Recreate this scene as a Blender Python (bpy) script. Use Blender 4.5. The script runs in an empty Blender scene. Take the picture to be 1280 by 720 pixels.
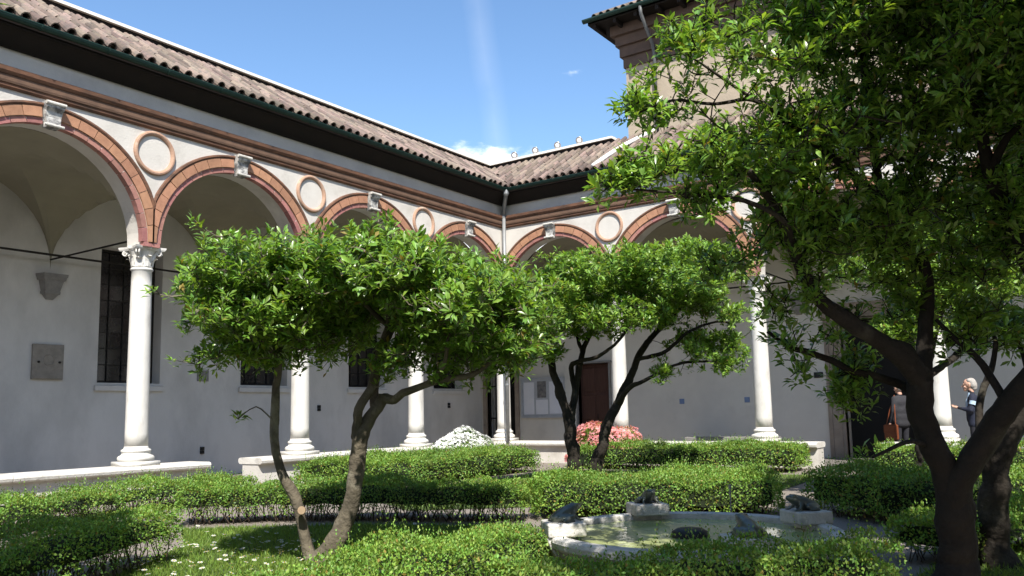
import bpy, bmesh, math, random
import numpy as np
from mathutils import Vector, Matrix
R = math.radians
SC = bpy.context.scene
COL = SC.collection
random.seed(7)
rng = np.random.default_rng(11)

# ------------------------------------------------------------------ camera
CAM = Vector((13.075, -18.311, 1.30))
def make_camera():
    pitch, roll, yaw = .1181, -.0201, .6110
    fwd = Vector((-math.sin(yaw)*math.cos(pitch), math.cos(yaw)*math.cos(pitch), math.sin(pitch)))
    right = Vector((math.cos(yaw), math.sin(yaw), 0))
    up = right.cross(fwd)
    r = right*math.cos(roll) + up*math.sin(roll)
    u = -right*math.sin(roll) + up*math.cos(roll)
    cd = bpy.data.cameras.new('camera'); co = bpy.data.objects.new('camera', cd); COL.objects.link(co)
    m = Matrix((r, u, -fwd)).transposed().to_4x4(); m.translation = CAM
    co.matrix_world = m
    cd.sensor_width = 36; cd.lens = 36*1054.88/1280; cd.shift_y = (390-360)/1280
    cd.clip_start = .05; cd.clip_end = 3000
    SC.camera = co
make_camera()

# ------------------------------------------------------------------ light
SUN_AZ, SUN_EL = 43.0, 49.5        # degrees from -y towards +x, elevation
to_sun = Vector((math.sin(R(SUN_AZ))*math.cos(R(SUN_EL)), -math.cos(R(SUN_AZ))*math.cos(R(SUN_EL)), math.sin(R(SUN_EL))))
sd = bpy.data.lights.new('sun', 'SUN'); so = bpy.data.objects.new('sun', sd); COL.objects.link(so)
sd.energy = 5.0; sd.angle = R(.53); sd.color = (1, .95, .87)
so.rotation_euler = to_sun.to_track_quat('Z', 'Y').to_euler(); so.location = (20, -30, 40)
W = bpy.data.worlds.new('World'); SC.world = W; W.use_nodes = True
def make_world():
    nt = W.node_tree; N = nt.nodes; L = nt.links; N.clear()
    out = N.new('ShaderNodeOutputWorld'); bg = N.new('ShaderNodeBackground'); bg.inputs[1].default_value = .117
    sky = N.new('ShaderNodeTexSky'); sky.sky_type = 'NISHITA'; sky.sun_disc = False
    sky.sun_elevation = R(SUN_EL); sky.sun_rotation = R(180-SUN_AZ); sky.air_density = 1.0; sky.dust_density = .25; sky.ozone_density = 1.6
    geo = N.new('ShaderNodeTexCoord')
    sep = N.new('ShaderNodeSeparateXYZ'); L.new(geo.outputs['Generated'], sep.inputs[0])
    # low bank of fair-weather cloud all round the horizon
    mp = N.new('ShaderNodeMapping'); mp.inputs['Scale'].default_value = (1, 1, 2.2); L.new(geo.outputs['Generated'], mp.inputs[0])
    no = N.new('ShaderNodeTexNoise'); no.inputs['Scale'].default_value = 7.5; no.inputs['Detail'].default_value = 9; no.inputs['Roughness'].default_value = .58
    L.new(mp.outputs[0], no.inputs['Vector'])
    el = N.new('ShaderNodeMapRange'); el.inputs[1].default_value = .34; el.inputs[2].default_value = .25; el.inputs[3].default_value = -.22; el.inputs[4].default_value = .20; el.clamp = True
    L.new(sep.outputs[2], el.inputs[0])
    ad = N.new('ShaderNodeMath'); ad.operation = 'ADD'; L.new(no.outputs[0], ad.inputs[0]); L.new(el.outputs[0], ad.inputs[1])
    cl = N.new('ShaderNodeMapRange'); cl.inputs[1].default_value = .455; cl.inputs[2].default_value = .60; cl.clamp = True; cl.interpolation_type = 'SMOOTHSTEP'
    L.new(ad.outputs[0], cl.inputs[0])
    # contrail: a thin great-circle band
    dt = N.new('ShaderNodeVectorMath'); dt.operation = 'DOT_PRODUCT'; L.new(geo.outputs['Generated'], dt.inputs[0]); dt.inputs[1].default_value = TRAIL
    n2 = N.new('ShaderNodeTexNoise'); n2.inputs['Scale'].default_value = 14; n2.inputs['Detail'].default_value = 4; L.new(geo.outputs['Generated'], n2.inputs['Vector'])
    w1 = N.new('ShaderNodeMath'); w1.operation = 'MULTIPLY_ADD'; L.new(n2.outputs[0], w1.inputs[0]); w1.inputs[1].default_value = .010; w1.inputs[2].default_value = -.005
    w2 = N.new('ShaderNodeMath'); w2.operation = 'ADD'; L.new(dt.outputs['Value'], w2.inputs[0]); L.new(w1.outputs[0], w2.inputs[1])
    w3 = N.new('ShaderNodeMath'); w3.operation = 'ABSOLUTE'; L.new(w2.outputs[0], w3.inputs[0])
    w4 = N.new('ShaderNodeMapRange'); w4.inputs[1].default_value = .018; w4.inputs[2].default_value = .0; w4.inputs[3].default_value = 0; w4.inputs[4].default_value = .15; w4.clamp = True
    L.new(w3.outputs[0], w4.inputs[0])
    w5 = N.new('ShaderNodeMath'); w5.operation = 'MULTIPLY'; L.new(w4.outputs[0], w5.inputs[0]); L.new(n2.outputs[0], w5.inputs[1])
    mx0 = N.new('ShaderNodeMath'); mx0.operation = 'MAXIMUM'; L.new(cl.outputs[0], mx0.inputs[0]); L.new(w5.outputs[0], mx0.inputs[1])
    mix = N.new('ShaderNodeMixRGB'); L.new(mx0.outputs[0], mix.inputs[0]); hs = N.new('ShaderNodeHueSaturation'); hs.inputs['Saturation'].default_value = 1.12; hs.inputs['Value'].default_value = 1.15; L.new(sky.outputs[0], hs.inputs['Color']); L.new(hs.outputs[0], mix.inputs[1]); mix.inputs[2].default_value = (8.2, 8.5, 8.9, 1)
    L.new(mix.outputs[0], bg.inputs[0]); L.new(bg.outputs[0], out.inputs[0])
TRAIL = (0.8281, 0.5462, 0.1260)
make_world()
vs = SC.view_settings; vs.view_transform = 'Standard'; vs.look = 'None'; vs.exposure = 0.80; vs.gamma = 1; vs.use_curve_mapping = False
SC.cycles.max_bounces = 10; SC.cycles.diffuse_bounces = 5; SC.cycles.transparent_max_bounces = 8

# ------------------------------------------------------------------ materials
MATS = {}
def mat(name, c1, c2=None, scale=3.0, rough=.8, bump=0.0, bscale=40, detail=5, rand=0.0, metal=0.0, spec=.3, c3=None, s3=.6, t3=(.55, .75), transl=0.0, coords='POS', hue=0.0, stretch=None, dead=0.0):
    """noise-mixed colour c1..c2, optional large stains c3, per-object / per-island value jitter"""
    m = bpy.data.materials.new(name); m.use_nodes = True; nt = m.node_tree; N = nt.nodes; L = nt.links
    b = N['Principled BSDF']; b.inputs['Roughness'].default_value = rough; b.inputs['Metallic'].default_value = metal; b.inputs['Specular IOR Level'].default_value = spec
    g = N.new('ShaderNodeNewGeometry')
    if coords == 'POS': vec = g.outputs['Position']
    else: tc = N.new('ShaderNodeTexCoord'); vec = tc.outputs['Object']
    if stretch:
        mp = N.new('ShaderNodeMapping'); mp.inputs['Scale'].default_value = stretch; L.new(vec, mp.inputs[0]); vec = mp.outputs[0]
    n = N.new('ShaderNodeTexNoise'); n.inputs['Scale'].default_value = scale; n.inputs['Detail'].default_value = detail; n.inputs['Roughness'].default_value = .6; L.new(vec, n.inputs['Vector'])
    mr = N.new('ShaderNodeMapRange'); mr.inputs[1].default_value = .32; mr.inputs[2].default_value = .68; L.new(n.outputs[0], mr.inputs[0])
    mx = N.new('ShaderNodeMixRGB'); L.new(mr.outputs[0], mx.inputs[0]); mx.inputs[1].default_value = (*c1, 1); mx.inputs[2].default_value = (*(c2 or c1), 1)
    col = mx.outputs[0]
    if c3:
        n3 = N.new('ShaderNodeTexNoise'); n3.inputs['Scale'].default_value = s3; n3.inputs['Detail'].default_value = 7; n3.inputs['Roughness'].default_value = .65; L.new(vec, n3.inputs['Vector'])
        m3 = N.new('ShaderNodeMapRange'); m3.inputs[1].default_value = t3[0]; m3.inputs[2].default_value = t3[1]; L.new(n3.outputs[0], m3.inputs[0])
        x3 = N.new('ShaderNodeMixRGB'); L.new(m3.outputs[0], x3.inputs[0]); L.new(col, x3.inputs[1]); x3.inputs[2].default_value = (*c3, 1); col = x3.outputs[0]
    if rand or hue:
        oi = N.new('ShaderNodeObjectInfo'); ad = N.new('ShaderNodeMath'); ad.operation = 'ADD'; L.new(oi.outputs['Random'], ad.inputs[0]); L.new(g.outputs['Random Per Island'], ad.inputs[1])
        fr = N.new('ShaderNodeMath'); fr.operation = 'FRACT'; L.new(ad.outputs[0], fr.inputs[0])
        hs = N.new('ShaderNodeHueSaturation'); L.new(col, hs.inputs['Color'])
        v = N.new('ShaderNodeMapRange'); v.inputs[3].default_value = 1-rand; v.inputs[4].default_value = 1+rand; L.new(fr.outputs[0], v.inputs[0]); L.new(v.outputs[0], hs.inputs['Value'])
        m7 = N.new('ShaderNodeMath'); m7.operation = 'MULTIPLY'; L.new(fr.outputs[0], m7.inputs[0]); m7.inputs[1].default_value = 7.31
        f7 = N.new('ShaderNodeMath'); f7.operation = 'FRACT'; L.new(m7.outputs[0], f7.inputs[0])
        h = N.new('ShaderNodeMapRange'); h.inputs[3].default_value = .5-hue; h.inputs[4].default_value = .5+hue; L.new(f7.outputs[0], h.inputs[0]); L.new(h.outputs[0], hs.inputs['Hue'])
        col = hs.outputs[0]
        if dead:
            gt = N.new('ShaderNodeMath'); gt.operation = 'GREATER_THAN'; L.new(f7.outputs[0], gt.inputs[0]); gt.inputs[1].default_value = 1-dead
            xd = N.new('ShaderNodeMixRGB'); L.new(gt.outputs[0], xd.inputs[0]); L.new(col, xd.inputs[1]); xd.inputs[2].default_value = (.26, .20, .05, 1); col = xd.outputs[0]
    L.new(col, b.inputs['Base Color'])
    if bump:
        n4 = N.new('ShaderNodeTexNoise'); n4.inputs['Scale'].default_value = bscale; n4.inputs['Detail'].default_value = 6; L.new(vec, n4.inputs['Vector'])
        bp = N.new('ShaderNodeBump'); bp.inputs['Strength'].default_value = bump; bp.inputs['Distance'].default_value = .02; L.new(n4.outputs[0], bp.inputs['Height']); L.new(bp.outputs[0], b.inputs['Normal'])
    if transl:
        tr = N.new('ShaderNodeBsdfTranslucent'); L.new(col, tr.inputs['Color'])
        gm = N.new('ShaderNodeMixRGB'); gm.blend_type = 'MULTIPLY'; gm.inputs[0].default_value = 1; L.new(col, gm.inputs[1]); gm.inputs[2].default_value = (1.9, 1.75, .7, 1); L.new(gm.outputs[0], tr.inputs['Color'])
        ms = N.new('ShaderNodeMixShader'); ms.inputs[0].default_value = transl; L.new(b.outputs[0], ms.inputs[1]); L.new(tr.outputs[0], ms.inputs[2]); L.new(ms.outputs[0], N['Material Output'].inputs[0])
    MATS[name] = m
    return m
mat('plaster', (0.585, 0.559, 0.516), (0.516, 0.490, 0.447), 2.2, .92, .25, 30, c3=(0.404, 0.378, 0.335), s3=1.1, t3=(.50, .78))
mat('plaster_grey', (0.638, 0.617, 0.580), (0.580, 0.563, 0.529), 1.3, .92, .2, 30, c3=(0.420, 0.407, 0.382), s3=.6, t3=(.45, .74), stretch=(1, 1, .55))
mat('plaster_frieze', (0.541, 0.525, 0.484), (0.467, 0.451, 0.418), 1.3, .9, .2, 30, c3=(0.344, 0.336, 0.328), s3=.8, t3=(.5, .8))
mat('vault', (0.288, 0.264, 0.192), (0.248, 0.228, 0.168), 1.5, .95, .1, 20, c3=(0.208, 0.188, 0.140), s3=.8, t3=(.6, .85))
mat('terracotta', (.41, .215, .13), (.32, .165, .10), 9, .85, .3, 60, rand=.15, hue=.004)
mat('purple_brick', (0.361, 0.172, 0.146), (0.284, 0.129, 0.112), 9, .85, .3, 60, rand=.18, hue=.012)
mat('moulding_brick', (0.200, 0.100, 0.060), (0.128, 0.068, 0.046), 5, .88, .3, 50, c3=(0.072, 0.046, 0.034), s3=2.2, t3=(.45, .70), stretch=(1, 1, 3))
mat('moulding_dark', (0.160, 0.096, 0.064), (0.112, 0.068, 0.048), 5, .9, .3, 50)
mat('marble', (0.665, 0.646, 0.603), (0.580, 0.560, 0.518), 4, .6, .12, 25, c3=(0.399, 0.380, 0.347), s3=3.4, t3=(.52, .78), stretch=(1, 1, .4))
mat('stone_weathered', (.62, .60, .55), (.46, .44, .40), 7, .85, .5, 45, c3=(.22, .21, .19), s3=5, t3=(.55, .72))
mat('mortar', (0.468, 0.399, 0.323), (0.391, 0.332, 0.272), 9, .9)
mat('keystone_stone', (.58, .57, .53), (.40, .39, .37), 10, .85, .6, 45, c3=(.13, .13, .13), s3=7, t3=(.42, .58))
mat('grey_stone', (0.255, 0.246, 0.230), (0.187, 0.178, 0.170), 8, .85, .4, 50)
mat('brown_stone', (.33, .27, .21), (.25, .20, .16), 5, .85, .4, 50, c3=(.15, .13, .11), s3=3)
mat('tile', (.225, .165, .13), (.155, .125, .105), 14, .9, .3, 70, rand=.42, hue=.02, c3=(0.119, 0.102, 0.089), s3=5, t3=(.48, .7))
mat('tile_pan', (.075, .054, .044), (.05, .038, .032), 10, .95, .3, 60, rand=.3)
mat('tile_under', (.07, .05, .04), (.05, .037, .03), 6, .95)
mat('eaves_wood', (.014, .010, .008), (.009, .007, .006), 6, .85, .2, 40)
mat('gutter_green', (.010, .032, .026), (.016, .045, .036), 8, .5, metal=.2)
mat('pipe_grey', (.24, .25, .26), (.32, .33, .33), 6, .5, metal=.5)
mat('pipe_dark', (.10, .105, .105), (.14, .145, .145), 6, .6, metal=.3)
mat('flashing', (.76, .73, .67), (.66, .63, .57), 4, .6)
mat('white_pipe', (.80, .79, .76), (.72, .70, .66), 4, .5)
mat('iron', (.018, .017, .016), (.03, .026, .022), 20, .6, metal=.4)
mat('room_shade_backing', (.012, .011, .010), (.018, .016, .014), 2, .9)  # shade of the unlit rooms is put into this near-black colour
mat('window_glass', (.012, .011, .012), (.02, .018, .016), 6, .15, spec=.5)
mat('door_wood', (.085, .038, .026), (.06, .026, .018), 5, .6, .3, 30, stretch=(6, 6, .5))
mat('tower_plaster', (0.385, 0.320, 0.238), (0.320, 0.267, 0.201), 2.0, .92, .3, 25, c3=(0.295, 0.246, 0.189), s3=.8, t3=(.52, .8))
mat('tower_brick', (.115, .078, .060), (.085, .06, .048), 4, .9, .3, 40)
mat('paving', (0.176, 0.160, 0.144), (0.136, 0.124, 0.112), 3, .85, .2, 30)
mat('gravel', (0.289, 0.251, 0.212), (0.170, 0.146, 0.128), 55, .95, .9, 60, detail=3, c3=(0.212, 0.178, 0.149), s3=1.2)
mat('soil', (.055, .042, .03), (.03, .024, .018), 18, .95, .8, 40)
mat('board_frame', (.42, .44, .47), (.50, .52, .55), 6, .4, metal=.3)
mat('paper', (.74, .74, .76), (.66, .67, .72), 3, .7)
mat('photo_print', (.10, .10, .11), (.25, .24, .22), 9, .5)
mat('blue_sign', (.14, .20, .34), (.18, .24, .38), 14, .5)
mat('black_metal', (.012, .012, .012), (.02, .02, .02), 20, .5)
mat('lamp_metal', (.45, .44, .42), (.35, .34, .33), 20, .35, metal=.7)
mat('lamp_glass', (.85, .85, .82), (.75, .75, .72), 8, .12)

# ------------------------------------------------------------------ object helpers
def empty(name, loc, label, cat, group=None):
    o = bpy.data.objects.new(name, None); COL.objects.link(o); o.location = loc; o.empty_display_size = .2
    o['label'] = label; o['category'] = cat
    if group: o['group'] = group
    o['_base'] = list(loc)
    return o
def worldloc(o):
    v = Vector((0, 0, 0))
    while o is not None: v += Vector(o.location); o = o.parent
    return v
def adopt(o, parent):
    if parent is not None:
        o.parent = parent; o.matrix_parent_inverse = Matrix.Translation(-Vector(parent.get('_base', (0, 0, 0)))) 
    return o
def tag(o, label, cat, group=None):
    o['label'] = label; o['category'] = cat
    if group: o['group'] = group
    return o
def kind(o, k): o['kind'] = k; return o
class MB:
    def __init__(s): s.v = []; s.f = []; s.smooth = False
    def add(s, vs, fs):
        n = len(s.v); s.v += [tuple(v) for v in vs]; s.f += [tuple(i+n for i in f) for f in fs]; return s
    def box(s, x0, x1, y0, y1, z0, z1, T=None):
        vs = [(x, y, z) for z in (z0, z1) for y in (y0, y1) for x in (x0, x1)]
        if T: vs = [T(*v) for v in vs]
        return s.add(vs, [(0, 2, 3, 1), (4, 5, 7, 6), (0, 1, 5, 4), (2, 6, 7, 3), (0, 4, 6, 2), (1, 3, 7, 5)])
    def lathe(s, prof, c=(0, 0, 0), n=24, cap=True):
        vs = []; fs = []
        for r, z in prof:
            for i in range(n):
                a = 2*math.pi*i/n; vs.append((c[0]+r*math.cos(a), c[1]+r*math.sin(a), c[2]+z))
        for j in range(len(prof)-1):
            for i in range(n):
                k = (i+1) % n; fs.append((j*n+i, j*n+k, (j+1)*n+k, (j+1)*n+i))
        if cap:
            fs.append(tuple(range(n-1, -1, -1))); fs.append(tuple((len(prof)-1)*n+i for i in range(n)))
        return s.add(vs, fs)
    def tube(s, pts, rad, n=8, cap=True, jitter=0):
        pts = [Vector(p) for p in pts]; m = len(pts)
        if not hasattr(rad, '__len__'): rad = [rad]*m
        vs = []; fs = []; prev = None
        for i, p in enumerate(pts):
            t = (pts[min(i+1, m-1)]-pts[max(i-1, 0)])
            if t.length < 1e-9: t = Vector((0, 0, 1))
            t.normalize()
            if prev is None: a = t.orthogonal().normalized()
            else:
                a = prev-t*prev.dot(t)
                a = a.normalized() if a.length > 1e-6 else t.orthogonal().normalized()
            prev = a; b = t.cross(a)
            for k in range(n):
                an = 2*math.pi*k/n; rr = rad[i]*(1+jitter*(random.random()-.5))
                vs.append(p+(a*math.cos(an)+b*math.sin(an))*rr)
        for i in range(m-1):
            for k in range(n):
                l = (k+1) % n; fs.append((i*n+k, i*n+l, (i+1)*n+l, (i+1)*n+k))
        if cap: fs.append(tuple(range(n-1, -1, -1))); fs.append(tuple((m-1)*n+k for k in range(n)))
        return s.add(vs, fs)
    def sweep(s, prof, a, b, T, close=True):
        """profile [(d,z)] swept along s from a to b through map T(s,d,z); a,b may be functions of d"""
        fa = a if callable(a) else (lambda d: a); fb = b if callable(b) else (lambda d: b)
        n = len(prof)
        vs = [T(fa(d), d, z) for d, z in prof]+[T(fb(d), d, z) for d, z in prof]
        fs = [(i, (i+1) % n, n+(i+1) % n, n+i) for i in range(n if close else n-1)]
        if close: fs += [tuple(range(n)), tuple(range(2*n-1, n-1, -1))]
        return s.add(vs, fs)
    def mesh(s, name, fix=True, smooth=None):
        me = bpy.data.meshes.new(name); me.from_pydata([tuple(v) for v in s.v], [], s.f)
        if fix:
            bm = bmesh.new(); bm.from_mesh(me); bmesh.ops.recalc_face_normals(bm, faces=bm.faces); bm.to_mesh(me); bm.free()
        if smooth if smooth is not None else s.smooth: me.polygons.foreach_set('use_smooth', [True]*len(me.polygons))
        me.update(); return me
    def obj(s, name, m, parent=None, fix=True, smooth=None, bevel=0):
        o = bpy.data.objects.new(name, s.mesh(name, fix, smooth)); COL.objects.link(o)
        o.data.materials.append(MATS[m] if isinstance(m, str) else m)
        if bevel:
            bv = o.modifiers.new('bevel', 'BEVEL'); bv.width = bevel; bv.segments = 2; bv.limit_method = 'ANGLE'
        o['_base'] = [0.0, 0.0, 0.0] if parent is None else list(parent.get('_base', (0, 0, 0)))
        # a mesh part sits at the parent's base with its vertices in world coordinates
        adopt(o, parent); 
        if parent is not None: o['_base'] = [0.0, 0.0, 0.0]
        return o
def inst(me, name, m, matrix, parent):
    """one more object with shared mesh data; matrix is in world coordinates"""
    o = bpy.data.objects.new(name, me); COL.objects.link(o)
    if not me.materials: me.materials.append(MATS[m])
    o.parent = parent
    if parent is not None: o.matrix_parent_inverse = Matrix.Translation(-Vector(parent.get('_base', (0, 0, 0))))
    o.matrix_basis = matrix
    return o
def TL(s, d, z): return (d, -s, z)          # left wing: face on x=0, s runs along -y
def TR(s, d, z): return (s, -d, z)          # right wing: face on y=0, s runs along +x

# ------------------------------------------------------------------ ground
g = MB(); g.add([(-400, -400, 0), (400, -400, 0), (400, 400, 0), (-400, 400, 0)], [(0, 1, 2, 3)])
kind(g.obj('ground', 'gravel'), 'structure')
fl = MB()
fl.box(-3.4, -.5, -20, 3.4, -.1, .025); fl.box(-.5, 20, .5, 3.4, -.1, .025); fl.box(-.5, -.02, -9.06, -7.98, -.1, .025); fl.box(8.0, 9.26, .02, .5, -.1, .025)
kind(fl.obj('gallery_floor', 'paving'), 'structure')

# ------------------------------------------------------------------ cloister wings
ZS = 4.28; ZB = 6.25; ZBT = 6.57; ZF = 6.87; ZG = 7.20; OV = .43; WT = .53; DB = -3.4
RIDGE_D, RIDGE_Z = -1.7, 8.52
def bays(s0, step, n):
    cols = [s0+step*k for k in range(1, n+1)]
    edges = [0.0]+cols
    out = []
    for k in range(n):
        a, b = edges[k], edges[k+1]
        if k == 0: rin = (b-.16)/2; c = rin+.0
        else: c = (a+b)/2; rin = (b-a)/2-.165
        out.append((a, b, c, rin))
    return cols, out
def arcade_wall(T, bs, parent, send):
    w = MB(); f = []
    def prism(poly, name=None):   # poly in (s,z), extruded d 0..-WT
        n = len(poly)
        vs = [T(s, 0, z) for s, z in poly]+[T(s, -WT, z) for s, z in poly]
        w.add(vs, [tuple(range(n)), tuple(range(2*n-1, n-1, -1))]+[(i, n+i, n+(i+1) % n, (i+1) % n) for i in range(n)])
    for a, b, c, rin in bs:
        ro = rin+.04
        n = 28; pts = []
        th = [math.pi*i/n for i in range(n+1)]
        arc = [(c-ro*math.cos(t), ZS+ro*math.sin(t)) for t in th]
        arc = [(min(max(s, a), b), z) for s, z in arc]
        vs = []; fs = []
        for s, z in arc: vs += [T(s, 0, z), T(s, 0, ZB), T(s, -WT, z), T(s, -WT, ZB)]
        for i in range(n):
            p, q = 4*i, 4*i+4
            fs += [(p, q, q+1, p+1), (p+2, p+3, q+3, q+2), (p, p+2, q+2, q), (p+1, q+1, q+3, p+3)]
        w.add(vs, fs)
        for lo, hi in ((a, c-ro), (c+ro, b)):
            if hi-lo > .01: prism([(lo, 4.20), (hi, 4.20), (hi, ZB), (lo, ZB)])
    w.obj('arcade_wall', 'plaster', parent, fix=True)
    u = MB(); u.sweep([(0, ZB), (-WT, ZB), (-WT, ZF+.2), (0, ZF+.2)], 0.0, send, T); u.obj('frieze', 'plaster_frieze', parent)
    # moulded brick cornice in three courses
    for (z0, z1, prof, m) in ((6.25, 6.33, [(.0, 6.25), (.03, 6.25), (.055, 6.28), (.055, 6.325), (0, 6.325)], 'moulding_brick'),
                              (6.33, 6.45, [(.0, 6.327), (.075, 6.327), (.085, 6.36), (.085, 6.445), (0, 6.445)], 'moulding_dark'),
                              (6.45, 6.57, [(.0, 6.448), (.10, 6.448), (.13, 6.49), (.14, 6.55), (.10, 6.57), (0, 6.575)], 'moulding_brick')):
        k = MB(); k.sweep(prof, lambda d: d, send, T); k.obj('cornice_course', m, parent)
def ring_bricks(T, bs, parent, e1, sgn):
    """voussoirs: one object each; shared mesh where the brick is whole"""
    cache = {}
    for bi, (a, b, c, rin) in enumerate(bs):
        for (nm, r0, r1, d0, d1, n, m, gap) in (('voussoir', rin-.005, rin+.085, -.12, .004, 21, 'purple_brick', .010), ('arch_brick', rin+.095, rin+.255, -.06, .035, 19, 'terracotta', .012)):
            for i in range(n):
                if nm and abs(i-(n-1)/2) < .6: continue          # the keystone's place
                t0 = math.pi*i/n; t1 = math.pi*(i+1)/n; gp = gap/2/r1
                t0 += gp; t1 -= gp
                tm = (t0+t1)/2; h = (t1-t0)/2
                worst = c-r1*math.cos(t0) if tm < math.pi/2 else c-r1*math.cos(t1)
                lo, hi = a+.006, b-.006
                loc = [(r*math.sin(x), r*math.cos(x)) for x in (-h, 0, h) for r in (r0, r1)]   # tangent, radial
                jd = (random.random()-.5)*.006
                if lo <= worst <= hi:
                    key = (nm, round(rin, 3))
                    if key not in cache:
                        q = MB(); vs = [(t, d, r) for d in (d0, d1) for t, r in loc]
                        q.add(vs, [(0, 2, 3, 1), (2, 4, 5, 3), (6, 7, 9, 8), (8, 9, 11, 10), (0, 6, 8, 2), (2, 8, 10, 4), (1, 3, 9, 7), (3, 5, 11, 9), (0, 1, 7, 6), (4, 10, 11, 5)])
                        cache[key] = q.mesh(nm)
                    E1 = Vector(e1); E2 = Vector(T(0, 1, 0)); E3 = Vector((0, 0, 1)); ang = (tm-math.pi/2)*sgn
                    X = E1*math.cos(ang)-E3*math.sin(ang); Z = E3*math.cos(ang)+E1*math.sin(ang)
                    M = Matrix((X, E2, Z)).transposed().to_4x4(); M.translation = Vector(T(c, jd, ZS))
                    inst(cache[key], nm, m, M, parent)
                else:
                    q = MB(); vs = []
                    for d in (d0, d1):
                        for x in (t0, tm, t1):
                            for r in (r0, r1):
                                s = c-r*math.cos(x); vs.append(T(min(max(s, lo), hi), d, ZS+r*math.sin(x)))
                    q.add(vs, [(0, 2, 3, 1), (2, 4, 5, 3), (6, 7, 9, 8), (8, 9, 11, 10), (0, 6, 8, 2), (2, 8, 10, 4), (1, 3, 9, 7), (3, 5, 11, 9), (0, 1, 7, 6), (4, 10, 11, 5)])
                    if max((Vector(q.v[i])-Vector(q.v[i+1])).length for i in (0, 2, 4)) < .012: continue
                    q.obj(nm, m, parent)
        # outer moulding, dark bed between the rings
        for (nm, prof, m) in (('archivolt_moulding', [(rin+.262, 0), (rin+.262, .04), (rin+.285, .055), (rin+.315, .05), (rin+.325, 0)], 'moulding_brick'), ('ring_bed', [(rin+.08, -.03), (rin+.08, .0), (rin+.262, .012), (rin+.262, -.03)], 'mortar')):
            q = MB(); n = 40; vs = []; fs = []; k = len(prof)
            for i in range(n+1):
                t = math.pi*i/n
                for r, d in prof:
                    s = c-r*math.cos(t); vs.append(T(min(max(s, a+.004), b-.004), d, ZS+r*math.sin(t)))
            for i in range(n):
                for j in range(k): fs.append((i*k+j, i*k+(j+1) % k, (i+1)*k+(j+1) % k, (i+1)*k+j))
            q.add(vs, fs); q.obj(nm, m, parent)
        # springers: brick legs below the ring down to the capitals
        for lo, hi in ((a+.006, c-rin-.02), (c+rin+.02, b-.006)):
            lo2, hi2 = (max(lo, hi-.25), hi) if lo < c-rin else (lo, min(hi, lo+.25))
            if hi2-lo2 > .05:
                q = MB(); q.box(lo2, hi2, -.1, .02, 4.205, ZS-.004, T); q.obj('springer', 'purple_brick', parent)
        # keystone: scrolled console
        q = MB(); zb, zt = ZS+rin-.06, ZS+rin+.335
        prof = [(-.05, zb), (.10, zb), (.13, zb+.03), (.10, zb+.07), (.085, zb+.16), (.10, zb+.25), (.15, zb+.30), (.17, zt-.03), (.15, zt), (-.05, zt)]
        n = len(prof); vs = []
        for sd in (-1, 1):
            for d, z in prof: vs.append(T(c+sd*(.095+.05*(z-zb)/(zt-zb)), d, z))
        q.add(vs, [tuple(range(n)), tuple(range(2*n-1, n-1, -1))]+[(i, (i+1) % n, n+(i+1) % n, n+i) for i in range(n)])
        ks = q.obj('keystone', 'keystone_stone', parent)
        for z, d, r in ((zb+.025, .115, .024), (zt-.03, .155, .03)): q = MB(); q.tube([T(c-.15, d, z), T(c+.15, d, z)], r, 10); q.obj('scroll', 'stone_weathered', ks)
def roundel(T, c, parent, z=5.84):
    ro = .385
    prof = [(ro, 0), (ro, .03), (ro-.015, .05), (ro-.04, .055), (ro-.06, .045), (ro-.075, .03), (ro-.08, .0)]
    q = MB(); n = 40; vs = []; fs = []; k = len(prof)
    for i in range(n):
        t = 2*math.pi*i/n
        for r, d in prof: vs.append(T(c+r*math.cos(t), d, z+r*math.sin(t)))
    for i in range(n):
        for j in range(k-1): fs.append((i*k+j, i*k+j+1, ((i+1) % n)*k+j+1, ((i+1) % n)*k+j))
    q.add(vs, fs); o = q.obj('roundel', 'roundel_brick', parent)
    q = MB(); q.add([T(c+(ro-.08)*math.cos(2*math.pi*i/n), .003, z+(ro-.08)*math.sin(2*math.pi*i/n)) for i in range(n)], [tuple(range(n))]); q.obj('roundel_panel', 'plaster', o)
MATS['roundel_brick'] = mat('roundel_brick', (0.442, 0.289, 0.204), (0.357, 0.212, 0.145), 7, .85, .3, 50, c3=(0.510, 0.442, 0.357), s3=4)
COLMESH = {}
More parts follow.
